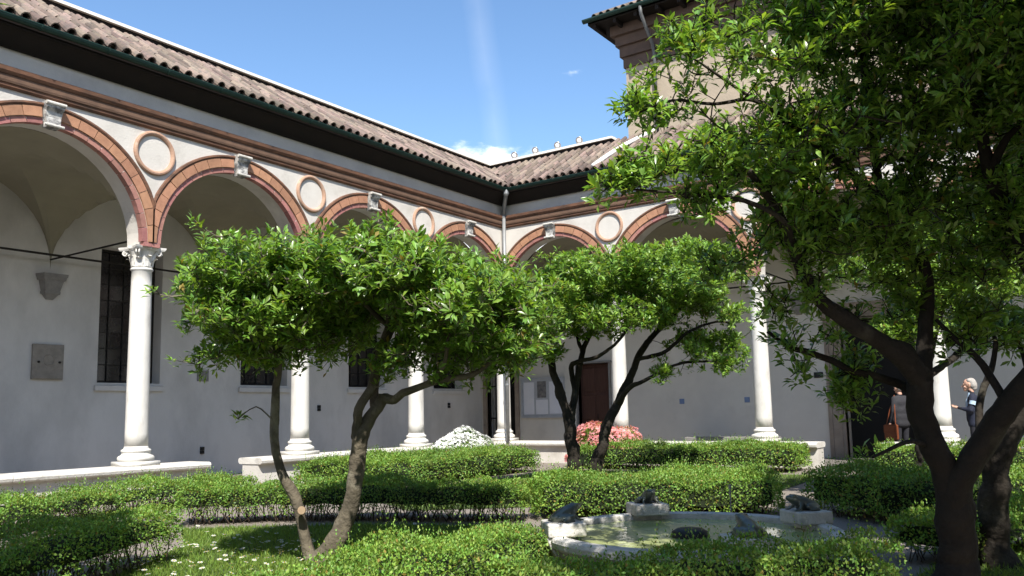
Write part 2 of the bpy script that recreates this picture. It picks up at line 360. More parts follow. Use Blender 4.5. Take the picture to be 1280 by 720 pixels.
def column_meshes():
    q = MB(); q.box(-.275, .275, -.275, .275, 0, .075); q.lathe([(.262, .075), (.285, .10), (.29, .125), (.28, .155), (.255, .17), (.235, .178), (.225, .20), (.222, .225), (.235, .235), (.238, .25), (.228, .268), (.20, .28), (.19, .30), (.186, .32)], n=32)
    COLMESH['base'] = q.mesh('base', smooth=True)
    H0, H1 = .32, 3.27; prof = []
    for i in range(15):
        u = i/14; prof.append((.184+.004*math.sin(u*math.pi)-.022*u, H0+(H1-H0)*u))
    q = MB(); q.lathe(prof+[(.175, H1+.01), (.185, H1+.03), (.175, H1+.05)], n=32); COLMESH['shaft'] = q.mesh('shaft', smooth=True)
    q = MB(); z0 = 3.32
    q.lathe([(.16, 0), (.175, .02), (.165, .04), (.166, .14), (.178, .22), (.205, .28), (.22, .30)], (0, 0, z0), 24)
    # concave abacus
    pts = []
    for k in range(4):
        for u in (-1, -.6, -.2, .2, .6, 1):
            x = .27*u; y = .27-.055*(1-u*u); a = k*math.pi/2
            pts.append((x*math.cos(a)+y*math.sin(a), -x*math.sin(a)+y*math.cos(a)))
    n = len(pts)
    vs = [(x*.94, y*.94, z0+.30) for x, y in pts]+[(x, y, z0+.325) for x, y in pts]+[(x*1.03, y*1.03, z0+.36) for x, y in pts]
    q.add(vs, [tuple(range(n)), tuple(range(3*n-1, 2*n-1, -1))]+[(j*n+i, j*n+(i+1) % n, (j+1)*n+(i+1) % n, (j+1)*n+i) for j in (0, 1) for i in range(n)])
    for k in range(4):                                  # corner volutes
        a = math.pi/4+k*math.pi/2; ux, uy = math.cos(a), math.sin(a); px, py = -uy, ux
        for sgn in (-1, 1):
            pl = []
            for i in range(15):
                t = i/14*math.pi*3.0; rr = .048*(1-i/14*.72)
                u = .285-.012-rr*math.cos(t); z = z0+.252+rr*math.sin(t)
                pl.append((ux*u+px*sgn*.022, uy*u+py*sgn*.022, z))
            q.tube(pl, [.017*(1-.4*i/14) for i in range(15)], 6)
        q.tube([(ux*.17, uy*.17, z0+.13), (ux*.20, uy*.20, z0+.22), (ux*.235, uy*.235, z0+.285), (ux*.27, uy*.27, z0+.30)], [.022, .026, .026, .018], 6)
        a = k*math.pi/2; ux, uy = math.cos(a), math.sin(a)
        q.lathe([(.0, -.03), (.03, -.02), (.036, 0), (.03, .02), (0, .03)], (ux*.235, uy*.235, z0+.335), 8, cap=False)   # rosette
    for k in range(8):                                  # acanthus leaves
        a = k*math.pi/4+(0); hgt = .19 if k % 2 == 0 else .15
        ux, uy = math.cos(a), math.sin(a); px, py = -uy, ux; vs = []; fs = []
        for i, (u, z, w) in enumerate(((.168, .03, .05), (.176, .5, .062), (.195, .85, .056), (.235, 1.0, .04), (.25, .92, .016))):
            for sd in (-1, 0, 1): vs.append((ux*(u+(.012 if sd == 0 else 0))+px*sd*w, uy*(u+(.012 if sd == 0 else 0))+py*sd*w, z0+.02+z*hgt))
        for i in range(4):
            for j in range(2): fs.append((i*3+j, i*3+j+1, i*3+4+j, i*3+3+j))
        q.add(vs, fs)
    COLMESH['capital'] = q.mesh('capital', fix=False)
    for k in ('base', 'shaft', 'capital'): COLMESH[k].materials.append(MATS['marble'])
column_meshes()
def column(x, y, z, parent):
    e = bpy.data.objects.new('column', COLMESH['shaft']); COL.objects.link(e)
    adopt(e, parent); e.matrix_basis = Matrix.Translation((x, y, z)) @ Matrix.Rotation(random.random()*6.28, 4, 'Z'); e['_base'] = [0, 0, 0]
    Mi = e.matrix_basis.inverted()
    for k in ('base', 'capital'):
        c = bpy.data.objects.new(k, COLMESH[k]); COL.objects.link(c); c.parent = e; c.matrix_basis = Mi @ Matrix.Translation((x, y, z))
    return e
def wall_with_holes(T, a, b, z0, z1, d0, d1, holes):
    """solid wall a..b x z0..z1, thickness d0..d1, rectangular holes (s0,s1,z0,z1)"""
    w = MB(); hs = sorted(holes); cur = a
    for s0, s1, h0, h1 in hs:
        if s0 > cur: w.box(cur, s0, d0, d1, z0, z1, T)
        if h0 > z0: w.box(s0, s1, d0, d1, z0, h0, T)
        if h1 < z1: w.box(s0, s1, d0, d1, h1, z1, T)
        cur = s1
    if cur < b: w.box(cur, b, d0, d1, z0, z1, T)
    return w
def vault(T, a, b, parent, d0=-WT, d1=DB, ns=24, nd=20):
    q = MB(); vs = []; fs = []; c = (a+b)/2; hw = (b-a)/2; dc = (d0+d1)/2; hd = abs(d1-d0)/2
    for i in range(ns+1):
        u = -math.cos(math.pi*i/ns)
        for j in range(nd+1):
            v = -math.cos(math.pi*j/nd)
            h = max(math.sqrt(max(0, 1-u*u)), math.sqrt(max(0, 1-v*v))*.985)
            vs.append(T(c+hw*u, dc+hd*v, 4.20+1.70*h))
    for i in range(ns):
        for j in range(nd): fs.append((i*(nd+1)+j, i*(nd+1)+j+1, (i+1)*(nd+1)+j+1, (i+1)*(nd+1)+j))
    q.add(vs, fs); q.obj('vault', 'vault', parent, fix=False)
def corbel(T, s, parent):
    q = MB()
    for (z0, z1, w0, w1, p0, p1) in ((3.62, 3.72, .07, .15, .05, .12), (3.72, 3.77, .17, .17, .14, .15), (3.77, 3.98, .16, .21, .14, .20), (3.98, 4.04, .24, .25, .22, .24), (4.04, 4.10, .26, .27, .25, .26)):
        vs = []
        for z, w, p in ((z0, w0, p0), (z1, w1, p1)): vs += [T(s-w, DB+.003, z), T(s+w, DB+.003, z), T(s+w*.85, DB+p, z), T(s-w*.85, DB+p, z)]
        q.add(vs, [(0, 1, 2, 3), (7, 6, 5, 4), (0, 4, 5, 1), (1, 5, 6, 2), (2, 6, 7, 3), (3, 7, 4, 0)])
    o = q.obj('corbel', 'grey_stone', parent); 
    return o
def window(T, s0, s1, z0, z1, parent):
    fr = MB()
    for a, b, c, d in ((s0, s0+.05, z0, z1), (s1-.05, s1, z0, z1), (s0, s1, z0, z0+.05), (s0, s1, z1-.05, z1)): fr.box(a, b, DB-.36, DB-.29, c, d, T)
    o = fr.obj('window', 'iron', parent)
    n = 4; m = 8
    for i in range(n):
        for j in range(m):
            p = MB(); a = s0+.05+(s1-s0-.1)*i/n; b = s0+.05+(s1-s0-.1)*(i+1)/n; c = z0+.05+(z1-z0-.1)*j/m; d = z0+.05+(z1-z0-.1)*(j+1)/m
            t = .006*(random.random()-.5)
            p.add([T(a+.008, DB-.335+t, c+.008), T(b-.008, DB-.335-t, c+.008), T(b-.008, DB-.335-t, d-.008), T(a+.008, DB-.335+t, d-.008)], [(0, 1, 2, 3)]); p.obj('pane', 'window_glass', o)
    gr = MB()
    for i in range(1, n): gr.box(s0+.05+(s1-s0-.1)*i/n-.009, s0+.05+(s1-s0-.1)*i/n+.009, DB-.345, DB-.31, z0+.05, z1-.05, T)
    for j in range(1, m): gr.box(s0+.05, s1-.05, DB-.342, DB-.315, z0+.05+(z1-z0-.1)*j/m-.008, z0+.05+(z1-z0-.1)*j/m+.008, T)
    gr.obj('glazing_bars', 'iron', o)
    sl = MB(); sl.add([T(s0-.06, DB+.07, z0-.16), T(s1+.06, DB+.07, z0-.16), T(s1+.06, DB-.30, z0-.16), T(s0-.06, DB-.30, z0-.16), T(s0-.06, DB+.07, z0-.06), T(s1+.06, DB+.07, z0-.06), T(s1+.06, DB-.30, z0+.012), T(s0-.06, DB-.30, z0+.012)], [(3, 2, 1, 0), (4, 5, 6, 7), (0, 1, 5, 4), (1, 2, 6, 5), (2, 3, 7, 6), (3, 0, 4, 7)])
    sl.obj('sill', 'plaster_grey', o)
def tile_mesh(name='tile', L0=.44, r0=.080, r1=.054, n=6):
    q = MB(); vs = []
    for (y, r) in ((0, r0), (L0, r1)):
        for th in (0, .017):
            for i in range(n+1):
                a = math.pi*i/n; vs.append(((r-th)*math.cos(a), y, (r-th)*math.sin(a)*1.15))
    k = n+1; fs = []
    for i in range(n): fs += [(i, i+1, 2*k+i+1, 2*k+i), (k+i, 3*k+i, 3*k+i+1, k+i+1), (i, k+i, k+i+1, i+1)]
    q.add(vs, fs); return q
TILE_Q = tile_mesh(); TILE = TILE_Q.mesh('tile'); TILE.materials.append(MATS['tile'])
TILE_NP = np.array(TILE_Q.v)
def roof_slope(T, s_lo, s_hi, parent, d_eave=OV, z_eave=ZG, d_top=RIDGE_D, z_top=RIDGE_Z, pitch=.225, expo=.36, n_single=300, e1=None, name='roof', valley=True):
    """sheet, cover tiles one by one (the nearest n_single as objects, the rest joined), pan tiles joined"""
    run = math.hypot(d_top-d_eave, z_top-z_eave); cs = abs(d_top-d_eave)/run; sn = (z_top-z_eave)/run; sg = -1 if d_top < d_eave else 1
    sh = MB(); dn = .045
    A = (lambda d: max(d, -50) if valley else s_lo)
    lo = lambda d: d if valley else s_lo
    vs = [T(lo(d_eave), d_eave, z_eave-dn), T(s_hi, d_eave, z_eave-dn), T(s_hi, d_top, z_top-dn), T(lo(d_top), d_top, z_top-dn)]
    vs += [(v[0], v[1], v[2]-.06) for v in vs]
    sh.add(vs, [(0, 1, 2, 3), (7, 6, 5, 4), (0, 4, 5, 1), (1, 5, 6, 2), (2, 6, 7, 3), (3, 7, 4, 0)])
    roof = sh.obj(name, 'tile_under', parent)
    E1 = Vector(e1); dv = Vector(T(0, 1, 0)); slope = (dv*sg*cs+Vector((0, 0, sn))); nrm = E1.cross(slope)
    if nrm.z < 0: E1 = -E1; nrm = E1.cross(slope)
    rows = int(run/expo)+1; ncol = int((s_hi-(min(lo(d_eave), lo(d_top))))/pitch)
    Ms = []; pans = []
    for c in range(ncol):
        s = s_hi-pitch*(c+.5)
        off = random.uniform(-.012, .012)
        for r in range(rows):
            u = r*expo-.03
            if u > run-.25: continue
            d = d_eave+sg*cs*u; z = z_eave+sn*u
            dm = d_eave+sg*cs*(u+.2)
            ok = s >= lo(dm)-.02
            if not ok: continue
            base = Vector(T(s+off, d, z))+nrm*(.045+random.uniform(-.008, .008))
            X = (E1+slope*random.uniform(-.05, .05)+nrm*random.uniform(-.06, .06)).normalized(); Y = (slope-X*slope.dot(X)+nrm*.085); Y.normalize(); Z = X.cross(Y)
            M = Matrix((X, Y, Z)).transposed().to_4x4(); M.translation = base+slope*random.uniform(-.02, .02)
            Ms.append(M)
            b2 = Vector(T(s+pitch/2, d, z))+nrm*.06
            X2 = -E1; Z2 = -nrm; M2 = Matrix((X2, slope, Z2)).transposed().to_4x4(); M2.translation = b2; pans.append(M2)
    Ms.sort(key=lambda m: (m.translation-CAM).length)
    for M in Ms[:n_single]: inst(TILE, 'tile', 'tile', M, roof)
    def join(lst, nm, m):
        if not lst: return
        nv = len(TILE_NP); V = np.concatenate([TILE_NP @ np.array(M.to_3x3()).T+np.array(M.translation) for M in lst])
        F = [tuple(i+k*nv for i in f) for k in range(len(lst)) for f in TILE_Q.f]
        q = MB(); q.v = V.tolist(); q.f = F; o = q.obj(nm, m, roof, fix=False); kind(o, 'stuff')
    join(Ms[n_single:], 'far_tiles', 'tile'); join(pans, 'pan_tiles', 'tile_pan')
    return roof
def eaves(T, s_hi, parent, lo=lambda d: d):
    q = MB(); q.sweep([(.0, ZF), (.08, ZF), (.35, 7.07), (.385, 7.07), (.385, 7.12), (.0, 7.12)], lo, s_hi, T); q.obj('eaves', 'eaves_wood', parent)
    # half-round gutter with front bead
    pr = [(.445+.055*math.cos(math.pi+math.pi*i/8), 7.185+.06*math.sin(math.pi+math.pi*i/8)) for i in range(9)]
    pr2 = [(.445+.048*math.cos(2*math.pi-math.pi*i/8), 7.187+.052*math.sin(2*math.pi-math.pi*i/8)) for i in range(9)]
    q = MB(); q.sweep(pr+[(.508, 7.185), (.508, 7.20), (.498, 7.20)]+pr2[1:], lo, s_hi, T); gt = q.obj('gutter', 'gutter_green', parent, smooth=False)
    s = .9
    while s < s_hi:
        q = MB(); q.tube([T(s, .445+.061*math.cos(math.pi+math.pi*i/8), 7.185+.067*math.sin(math.pi+math.pi*i/8)) for i in range(9)], .008, 4); q.obj('gutter_bracket', 'gutter_green', gt); s += 1.05
def low_wall(T, parts, parent):
    for a, b in parts:
        q = MB(); q.box(a+.02, b-.02, -.50, -.04, 0, .43, T); o = q.obj('low_wall', 'plaster', parent)
        pr = [(.04, .425), (.075, .45), (.085, .49), (.07, .525), (.03, .54), (-.56, .54), (-.60, .525), (-.615, .49), (-.60, .45), (-.57, .425)]
        s = a; n = max(1, round((b-a)/1.7)); st = (b-a)/n
        for k in range(n):
            q = MB(); q.sweep([(d, z+random.uniform(-.002, .002)) for d, z in pr], a+st*k+.004, a+st*(k+1)-.004, T); q.obj('coping_stone', 'stone_coping', o, smooth=False)
mat('stone_coping', (0.644, 0.626, 0.580), (0.534, 0.506, 0.460), 5, .75, .4, 45, c3=(0.304, 0.285, 0.258), s3=3.2, t3=(.55, .75))
def tie_rods(T, cols, parent):
    for s in cols:
        q = MB(); q.tube([T(s, -.1, 4.40), T(s, DB, 4.40)], .018, 8); q.obj('tie_rod', 'iron', parent)
    q = MB(); q.tube([T(0, DB+.3, 4.44), T(cols[-1], DB+.3, 4.44)], .022, 8); q.obj('tie_rod', 'iron', parent)

SEND_L, SEND_R = 17.3, 17.45
def left_wing():
    w = empty('cloister_wing', (0, -6.77, 0), 'arcaded cloister wing with tall dark windows in its shaded back wall', 'building')
    T = TL; cols, bs = bays(-.227, 3.5, 5)
    arcade_wall(T, bs, w, SEND_L); ring_bricks(T, bs, w, (0, -1, 0), 1)
    for s in cols[:4]: roundel(T, s, w)
    for s in cols: column(*T(s, -.267, .54), w)
    low_wall(T, [(-.05, 7.98), (9.06, SEND_L)], w)
    wins = [(-2.42, -1.05, 2.05, 4.82), (1.05, 2.42, 2.05, 4.82), (4.48, 5.85, 2.05, 4.82), (7.90, 9.27, 2.05, 4.82), (11.35, 12.72, 2.05, 4.82)]
    wall_with_holes(T, -3.9, SEND_L, 0, 6.2, DB, DB-.45, wins).obj('back_wall', 'plaster_grey', w)
    q = MB(); q.box(-3.9, SEND_L, DB-.46, DB-.60, 0, 6.2, T); q.obj('room_shade_backing', 'room_shade_backing', w)  # flat backing painted dark in place of unlit rooms
    for a, b, c, d in wins: window(T, a, b, c, d, w)
    ed = [0]+cols
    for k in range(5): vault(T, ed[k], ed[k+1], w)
    for s in cols[:4]: corbel(T, s, w)
    tie_rods(T, cols, w)
    eaves(T, SEND_L, w)
    roof = roof_slope(T, 0, SEND_L, w, e1=(0, -1, 0), n_single=300)
    q = MB(); q.sweep([(RIDGE_D+.22, RIDGE_Z+.12), (RIDGE_D+.22, RIDGE_Z+.18), (RIDGE_D, RIDGE_Z+.20), (RIDGE_D-.2, RIDGE_Z+.18), (RIDGE_D-.2, RIDGE_Z+.12)], lambda d: RIDGE_D, SEND_L, T); q.obj('ridge_cap', 'flashing', roof)
    q = MB(); q.sweep([(RIDGE_D+.15, RIDGE_Z-.1), (RIDGE_D+.15, RIDGE_Z+.118), (RIDGE_D-.1, RIDGE_Z+.118), (RIDGE_D-.1, RIDGE_Z-.1)], lambda d: RIDGE_D, SEND_L, T); q.obj('ridge_shadow_board', 'eaves_wood', roof)  # dark strip standing in for the shadow line under the cap
    q = MB(); q.sweep([(RIDGE_D-.02, RIDGE_Z), (-4.2, 7.1), (-4.2, 7.0), (RIDGE_D-.02, RIDGE_Z-.1)], -4.2, SEND_L, T); q.obj('rear_slope', 'tile_under', roof)
    return w
LW = left_wing()
def right_wing():
    w = empty('cloister_wing', (6.8, 0, 0), 'arcaded cloister wing with doors and a notice board along its back wall', 'building')
    T = TR; cols, bs = bays(-.283, 3.542, 5)
    arcade_wall(T, bs, w, SEND_R); ring_bricks(T, bs, w, (-1, 0, 0), -1)
    for s in cols[:4]: roundel(T, s, w)
    for s in cols: column(*T(s, -.267, .54), w)
    column(-.267, .267, .54, w)
    # corner pier above the corner column
    q = MB(); q.box(-WT+.003, -.003, .003, WT-.003, 4.203, 6.247); q.obj('corner_pier', 'plaster', w)
    low_wall(T, [(-.05, 8.0), (9.26, SEND_R)], w)
    holes = [(-3.15, -2.05, 0, 2.75), (.22, 1.27, 0, 2.68), (7.78, 9.45, 0, 3.45)]
    wall_with_holes(T, -3.4, SEND_R, 0, 6.2, DB, DB-.45, holes).obj('back_wall', 'plaster_warm', w)
    q = MB(); q.box(-3.9, SEND_R, DB-.46, DB-.60, 0, 6.2, T); q.obj('room_shade_backing', 'room_shade_backing', w)  # backing slab whose colour carries the doorways' inner shade
    for (a, b, z1, jw, jm) in ((-3.15, -2.05, 2.75, .14, 'brown_stone'), (.22, 1.27, 2.68, .06, 'grey_stone'), (7.78, 9.45, 3.45, .40, 'brown_stone')):
        q = MB(); q.box(a-jw, a, DB-.2, DB+.06, .025, z1, T); q.box(b, b+jw, DB-.2, DB+.06, .025, z1, T); q.box(a-jw-.03, b+jw+.03, DB-.2, DB+.09, z1, z1+jw*.9, T)
        if jw > .3:
            for x in (a-.32, a-.1, b+.1, b+.32): q.box(x-.02, x+.02, DB+.06, DB+.085, .05, z1-.02, T)
        q.obj('door_surround', jm, w)
    dr = MB(); dr.box(.225, 1.265, DB-.25, DB-.16, .025, 2.67, T); door = dr.obj('door', 'door_wood', w)
    for i in range(2):
        for (z0, z1) in ((.15, .95), (1.05, 1.75), (1.85, 2.55)):
            q = MB(); a = .28+i*.50; q.box(a, a+.42, DB-.165, DB-.135, z0, z1, T); q.obj('door_panel', 'door_wood', door, bevel=.01)
    q = MB(); q.tube([T(.80, DB-.1, 1.05), T(.80, DB-.1, 1.2)], .012, 6); q.obj('handle', 'iron', door)
    gt = MB(); gt.box(-3.15, -3.11, DB-.12, DB-.09, .03, 2.74, T); gt.box(-2.09, -2.05, DB-.12, DB-.09, .03, 2.74, T); gt.box(-3.11, -2.09, DB-.12, DB-.09, 1.1, 1.14, T); gt.box(-3.11, -2.09, DB-.12, DB-.09, 2.1, 2.14, T)
    gate = gt.obj('iron_gate', 'iron', w)
    for i in range(9):
        q = MB(); s = -3.02+.108*i; q.tube([T(s, DB-.105, .03), T(s, DB-.105, 2.7)], .009, 6); q.obj('bar', 'iron', gate)
    ed = [0]+cols
    for k in range(5): vault(T, ed[k], ed[k+1], w)
    q = MB()
    vault(T, -3.4, 0, w, d0=0, d1=DB)
    for s in cols[:4]: corbel(T, s, w)
    tie_rods(T, cols, w)
    eaves(T, SEND_R, w)
    XT = 2.95
    roof = roof_slope(T, 0, SEND_R, w, e1=(1, 0, 0), n_single=260)
    q = MB(); q.sweep([(RIDGE_D+.22, RIDGE_Z+.12), (RIDGE_D+.22, RIDGE_Z+.18), (RIDGE_D, RIDGE_Z+.20), (RIDGE_D-.2, RIDGE_Z+.18), (RIDGE_D-.2, RIDGE_Z+.12)], lambda d: RIDGE_D, 2.62, T); q.obj('ridge_cap', 'flashing', roof)
    q = MB(); q.sweep([(RIDGE_D+.15, RIDGE_Z-.1), (RIDGE_D+.15, RIDGE_Z+.118), (RIDGE_D-.1, RIDGE_Z+.118), (RIDGE_D-.1, RIDGE_Z-.1)], lambda d: RIDGE_D, 2.6, T); q.obj('ridge_shadow_board', 'eaves_wood', roof)  # shadow below the cap, put in as a dark board
    q = MB(); q.sweep([(RIDGE_D-.02, RIDGE_Z), (-4.2, 7.1), (-4.2, 7.0), (RIDGE_D-.02, RIDGE_Z-.1)], -4.2, 2.62, T); q.obj('rear_slope', 'tile_under', roof)
    # corner downpipe
    q = MB(); q.tube([(.44, -.44, 7.14), (.44, -.44, 7.04), (.33, -.33, 6.93), (.17, -.17, 6.75), (.145, -.145, 6.60)], .055, 10); q.tube([(.145, -.145, 6.70), (.145, -.145, .55)], .05, 10)
    dp = q.obj('downpipe', 'pipe_grey', w, smooth=True)
    for z in (6.5, 5.2, 3.6, 2.0):
        q = MB(); q.tube([(.145, -.145, z), (.145, -.145, z+.05)], .06, 10); q.obj('pipe_collar', 'pipe_grey', dp)
    q = MB(); q.lathe([(.055, 0), (.085, .05), (.085, .16), (.075, .19)], (.44, -.44, 7.0), 12); q.obj('rain_hopper', 'pipe_grey', dp)
    # white drain laid down the tiles from the upper house
    pts = []
    for i in range(9):
        u = i/8; d = .45+(-1.78-.45)*u; pts.append(T(3.1+.74*u-.10*math.sin(math.pi*u), d, ZG+.13+(RIDGE_Z-ZG)*(OV-d)/(OV-RIDGE_D)+.04*math.sin(math.pi*u)))
    q = MB(); q.tube(pts, .06, 10); q.obj('roof_drain', 'white_pipe', w, smooth=True)
    return w
mat('plaster_warm', (0.622, 0.588, 0.521), (0.563, 0.529, 0.470), 1.6, .92, .15, 30, c3=(0.420, 0.395, 0.353), s3=.7, t3=(.58, .85))
RW = right_wing()

# ------------------------------------------------------------------ upper house over the right wing
def upper_house():
    w = empty('upper_house', (9, 5, 6.2), 'tall ochre house with a deep tiled eave rising behind the right arcade roof', 'building')
    X0, X1, Y0, Y1, ZE = 2.97, 19, 1.82, 12, 11.05
    q = MB(); q.box(X0, X1, Y0, Y1, 6.2, ZE); q.obj('wall', 'tower_plaster', w)
    q = MB()
    for i, (z0, z1, p) in enumerate(((ZE-.42, ZE-.12, .05), (ZE-.12, ZE+.18, .12), (ZE+.18, ZE+.46, .20), (ZE+.46, ZE+.74, .30))): q.box(X0-p, X1, Y0-p, Y1, z0, z1-.003)
    q.obj('brick_cornice', 'tower_brick', w)
    o = .74; zt = ZE+.745
    q = MB(); q.box(X0-o, X1+.5, Y0-o, Y1, zt, zt+.10); q.obj('eaves', 'eaves_wood', w)
    for k in range(12):
        q = MB(); x = X0-.6+k*.62; q.box(x, x+.09, Y0-o+.02, Y0-.1, zt-.12, zt-.002); q.obj('rafter', 'eaves_wood', w)
    T = lambda s, d, z: (s, -d, z)
    rf = roof_slope(T, X0-o, X1, w, d_eave=-(Y0-o)+.0, z_eave=zt+.14, d_top=-(Y0+2.0), z_top=zt+.14+1.45, n_single=60, e1=(1, 0, 0), valley=False)
    def run(pa, pb):
        q = MB(); d = (Vector(pb)-Vector(pa)).normalized(); sd = Vector((-d.y, d.x, 0)); n = 9
        vs = []
        for p in (pa, pb):
            for i in range(n):
                a = math.pi+math.pi*i/(n-1); vs.append(Vector(p)+sd*.085*math.cos(a)+Vector((0, 0, .09*math.sin(a))))
            for i in range(n):
                a = 2*math.pi-math.pi*i/(n-1); vs.append(Vector(p)+sd*.075*math.cos(a)+Vector((0, 0, .08*math.sin(a)+.005)))
        m = 2*n
        q.add(vs, [(i, (i+1) % m, m+(i+1) % m, m+i) for i in range(m)]+[tuple(range(m)), tuple(range(2*m-1, m-1, -1))]); q.obj('gutter', 'gutter_green', w)
    run((X0-o-.1, Y0-o-.08, zt+.13), (X1, Y0-o-.08, zt+.13)); 
    q = MB(); q.tube([(3.86, Y0-o-.08, zt+.05), (3.86, Y0-o-.06, zt-.15), (3.87, Y0-.2, zt-.75), (3.87, Y0-.09, zt-1.0), (3.87, Y0-.09, 8.62)], .048, 10); q.obj('downpipe', 'pipe_dark', w, smooth=True)
upper_house()

# ------------------------------------------------------------------ the two wings that close the square behind the camera
def near_wing(T, length, label, base):
    w = empty('cloister_wing', base, label, 'building')
    cols, bs = bays(-.25, 3.52, 6)
    end = cols[-1]
    arcade_wall(T, bs, w, end)
    for s in cols: column(*T(s, -.267, .54), w)
    low_wall(T, [(-.05, 9.0), (10.2, end)], w)
    wall_with_holes(T, -3.9, end, 0, 6.2, DB, DB-.45, []).obj('back_wall', 'plaster_grey', w)
    ed = [0]+cols
    for k in range(6): vault(T, ed[k], ed[k+1], w)
    eaves(T, end, w)
    q = MB(); q.sweep([(OV, ZG), (RIDGE_D, RIDGE_Z), (-4.2, 7.0), (-4.2, 6.9), (RIDGE_D, RIDGE_Z-.1), (OV, ZG-.08)], 0.0, end, T); q.obj('roof', 'tile', w)
near_wing(lambda s, d, z: (s, -23.6+d, z), 20.4, 'arcaded cloister wing closing the garden on the sunny side', (10.2, -23.6, 0))
near_wing(lambda s, d, z: (20.4-d, -s, z), 23.6, 'arcaded cloister wing closing the garden opposite the tall windows', (20.4, -11.8, 0))

# ------------------------------------------------------------------ vegetation
mat('leaf', (.19, .32, .050), (.12, .225, .036), 1.5, .32, rand=.45, hue=.020, spec=.6, transl=.32, dead=.014)
mat('leaf_far', (.205, .335, .055), (.13, .235, .040), 1.2, .38, rand=.45, hue=.020, spec=.5, transl=.32, dead=.012)
mat('box_leaf', (.20, .335, .058), (.125, .225, .042), 1.0, .5, rand=.42, hue=.03, spec=.3, transl=.28, dead=.03, c3=(.13, .16, .045), s3=2.2, t3=(.56, .74))
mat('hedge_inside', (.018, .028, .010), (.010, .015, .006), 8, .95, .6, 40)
mat('stem', (.075, .055, .04), (.05, .038, .028), 12, .9)
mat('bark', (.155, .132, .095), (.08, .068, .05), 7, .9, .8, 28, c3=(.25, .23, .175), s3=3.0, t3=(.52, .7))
mat('bark_shaded', (.030, .024, .018), (.016, .013, .010), 7, .9, .8, 28, c3=(.055, .050, .037), s3=3.0, t3=(.55, .72))  # shaded copy of bark: crown shade is put into the colour
mat('cut_wood', (.34, .25, .16), (.26, .19, .12), 20, .8)
mat('lawn_earth', (.055, .085, .022), (.045, .06, .02), 9, .95, .5, 40)
mat('grass', (.17, .26, .045), (.12, .20, .034), 1.2, .55, rand=.35, hue=.02, transl=.3)
mat('petal_white', (.82, .82, .80), (.74, .75, .72), 30, .6, rand=.08)
mat('petal_pink', (.66, .22, .23), (.74, .38, .39), 12, .6, rand=.18, hue=.02, transl=.2)
mat('daisy_eye', (.65, .45, .05), (.55, .35, .04), 30, .7)

LEAF_V = np.array([(0, 0, 0), (.35, -.15, .04), (.35, 0, 0), (.35, .15, .04), (.7, -.185, .02), (.7, 0, -.03), (.7, .185, .02), (1, 0, -.10)], float)
LEAF_F = [(0, 1, 2), (0, 2, 3), (1, 4, 5, 2), (2, 5, 6, 3), (4, 7, 5), (5, 7, 6)]
BOX_V = np.array([(0, 0, 0), (.5, -.27, .05), (1, 0, 0), (.5, .27, .05)], float); BOX_F = [(0, 1, 2, 3)]
LEAF4_V = np.array([(0, 0, 0), (.58, -.17, .04), (.55, 0, -.01), (.58, .17, .04), (1, 0, -.10)], float); LEAF4_F = [(0, 1, 2), (0, 2, 3), (1, 4, 2), (2, 4, 3)]
def np_mesh(name, V, loops, starts, totals, m):
    me = bpy.data.meshes.new(name); me.vertices.add(len(V)); me.vertices.foreach_set('co', np.ascontiguousarray(V, np.float32).ravel())
    me.loops.add(len(loops)); me.loops.foreach_set('vertex_index', np.ascontiguousarray(loops, np.int32))
    me.polygons.add(len(starts)); me.polygons.foreach_set('loop_start', np.ascontiguousarray(starts, np.int32))
    me.update(calc_edges=True); me.materials.append(MATS[m]); return me
def scatter_mesh(name, P, X, Z, S, tv, tf, m):
    """copies of a template (tv, tf): origin P, axis X, normal Z, size S, all arrays -> one mesh"""
    n = len(P); Y = np.cross(Z, X)
    V = P[:, None, :]+S[:, None, None]*(tv[None, :, 0:1]*X[:, None, :]+tv[None, :, 1:2]*Y[:, None, :]+tv[None, :, 2:3]*Z[:, None, :])
    k = len(tv); lp = np.concatenate([np.array(f) for f in tf]); tot = np.array([len(f) for f in tf]); st = np.concatenate([[0], np.cumsum(tot)[:-1]]); nl = len(lp)
    loops = (lp[None, :]+k*np.arange(n)[:, None]).ravel(); starts = (st[None, :]+nl*np.arange(n)[:, None]).ravel()
    return np_mesh(name, V.reshape(-1, 3), loops, starts, np.tile(tot, n), m)
def unit(a): return a/np.maximum(np.linalg.norm(a, axis=-1, keepdims=True), 1e-9)
def ortho(X, Z): Z = Z-X*np.sum(X*Z, -1, keepdims=True); return unit(Z)
YAW = .611; AX = np.array([math.cos(YAW), math.sin(YAW), 0]); AY = np.array([-math.sin(YAW), math.cos(YAW), 0]); AZ = np.array([0, 0, 1.])
def smooth_line(pts, step=.06):
    P = np.array([p[:3] for p in pts], float); r = np.array([p[3] for p in pts]); out = []; rad = []
    n = len(P)
    for i in range(n-1):
        p0, p1, p2, p3 = P[max(i-1, 0)], P[i], P[i+1], P[min(i+2, n-1)]
        m = max(1, int(np.linalg.norm(p2-p1)/step))
        for j in range(m):
            t = j/m; out.append(.5*((2*p1)+(p2-p0)*t+(2*p0-5*p1+4*p2-p3)*t*t+(-p0+3*p1-3*p2+p3)*t**3)); rad.append(r[i]+(r[i+1]-r[i])*t)
    out.append(P[-1]); rad.append(r[-1]); return np.array(out), np.array(rad)
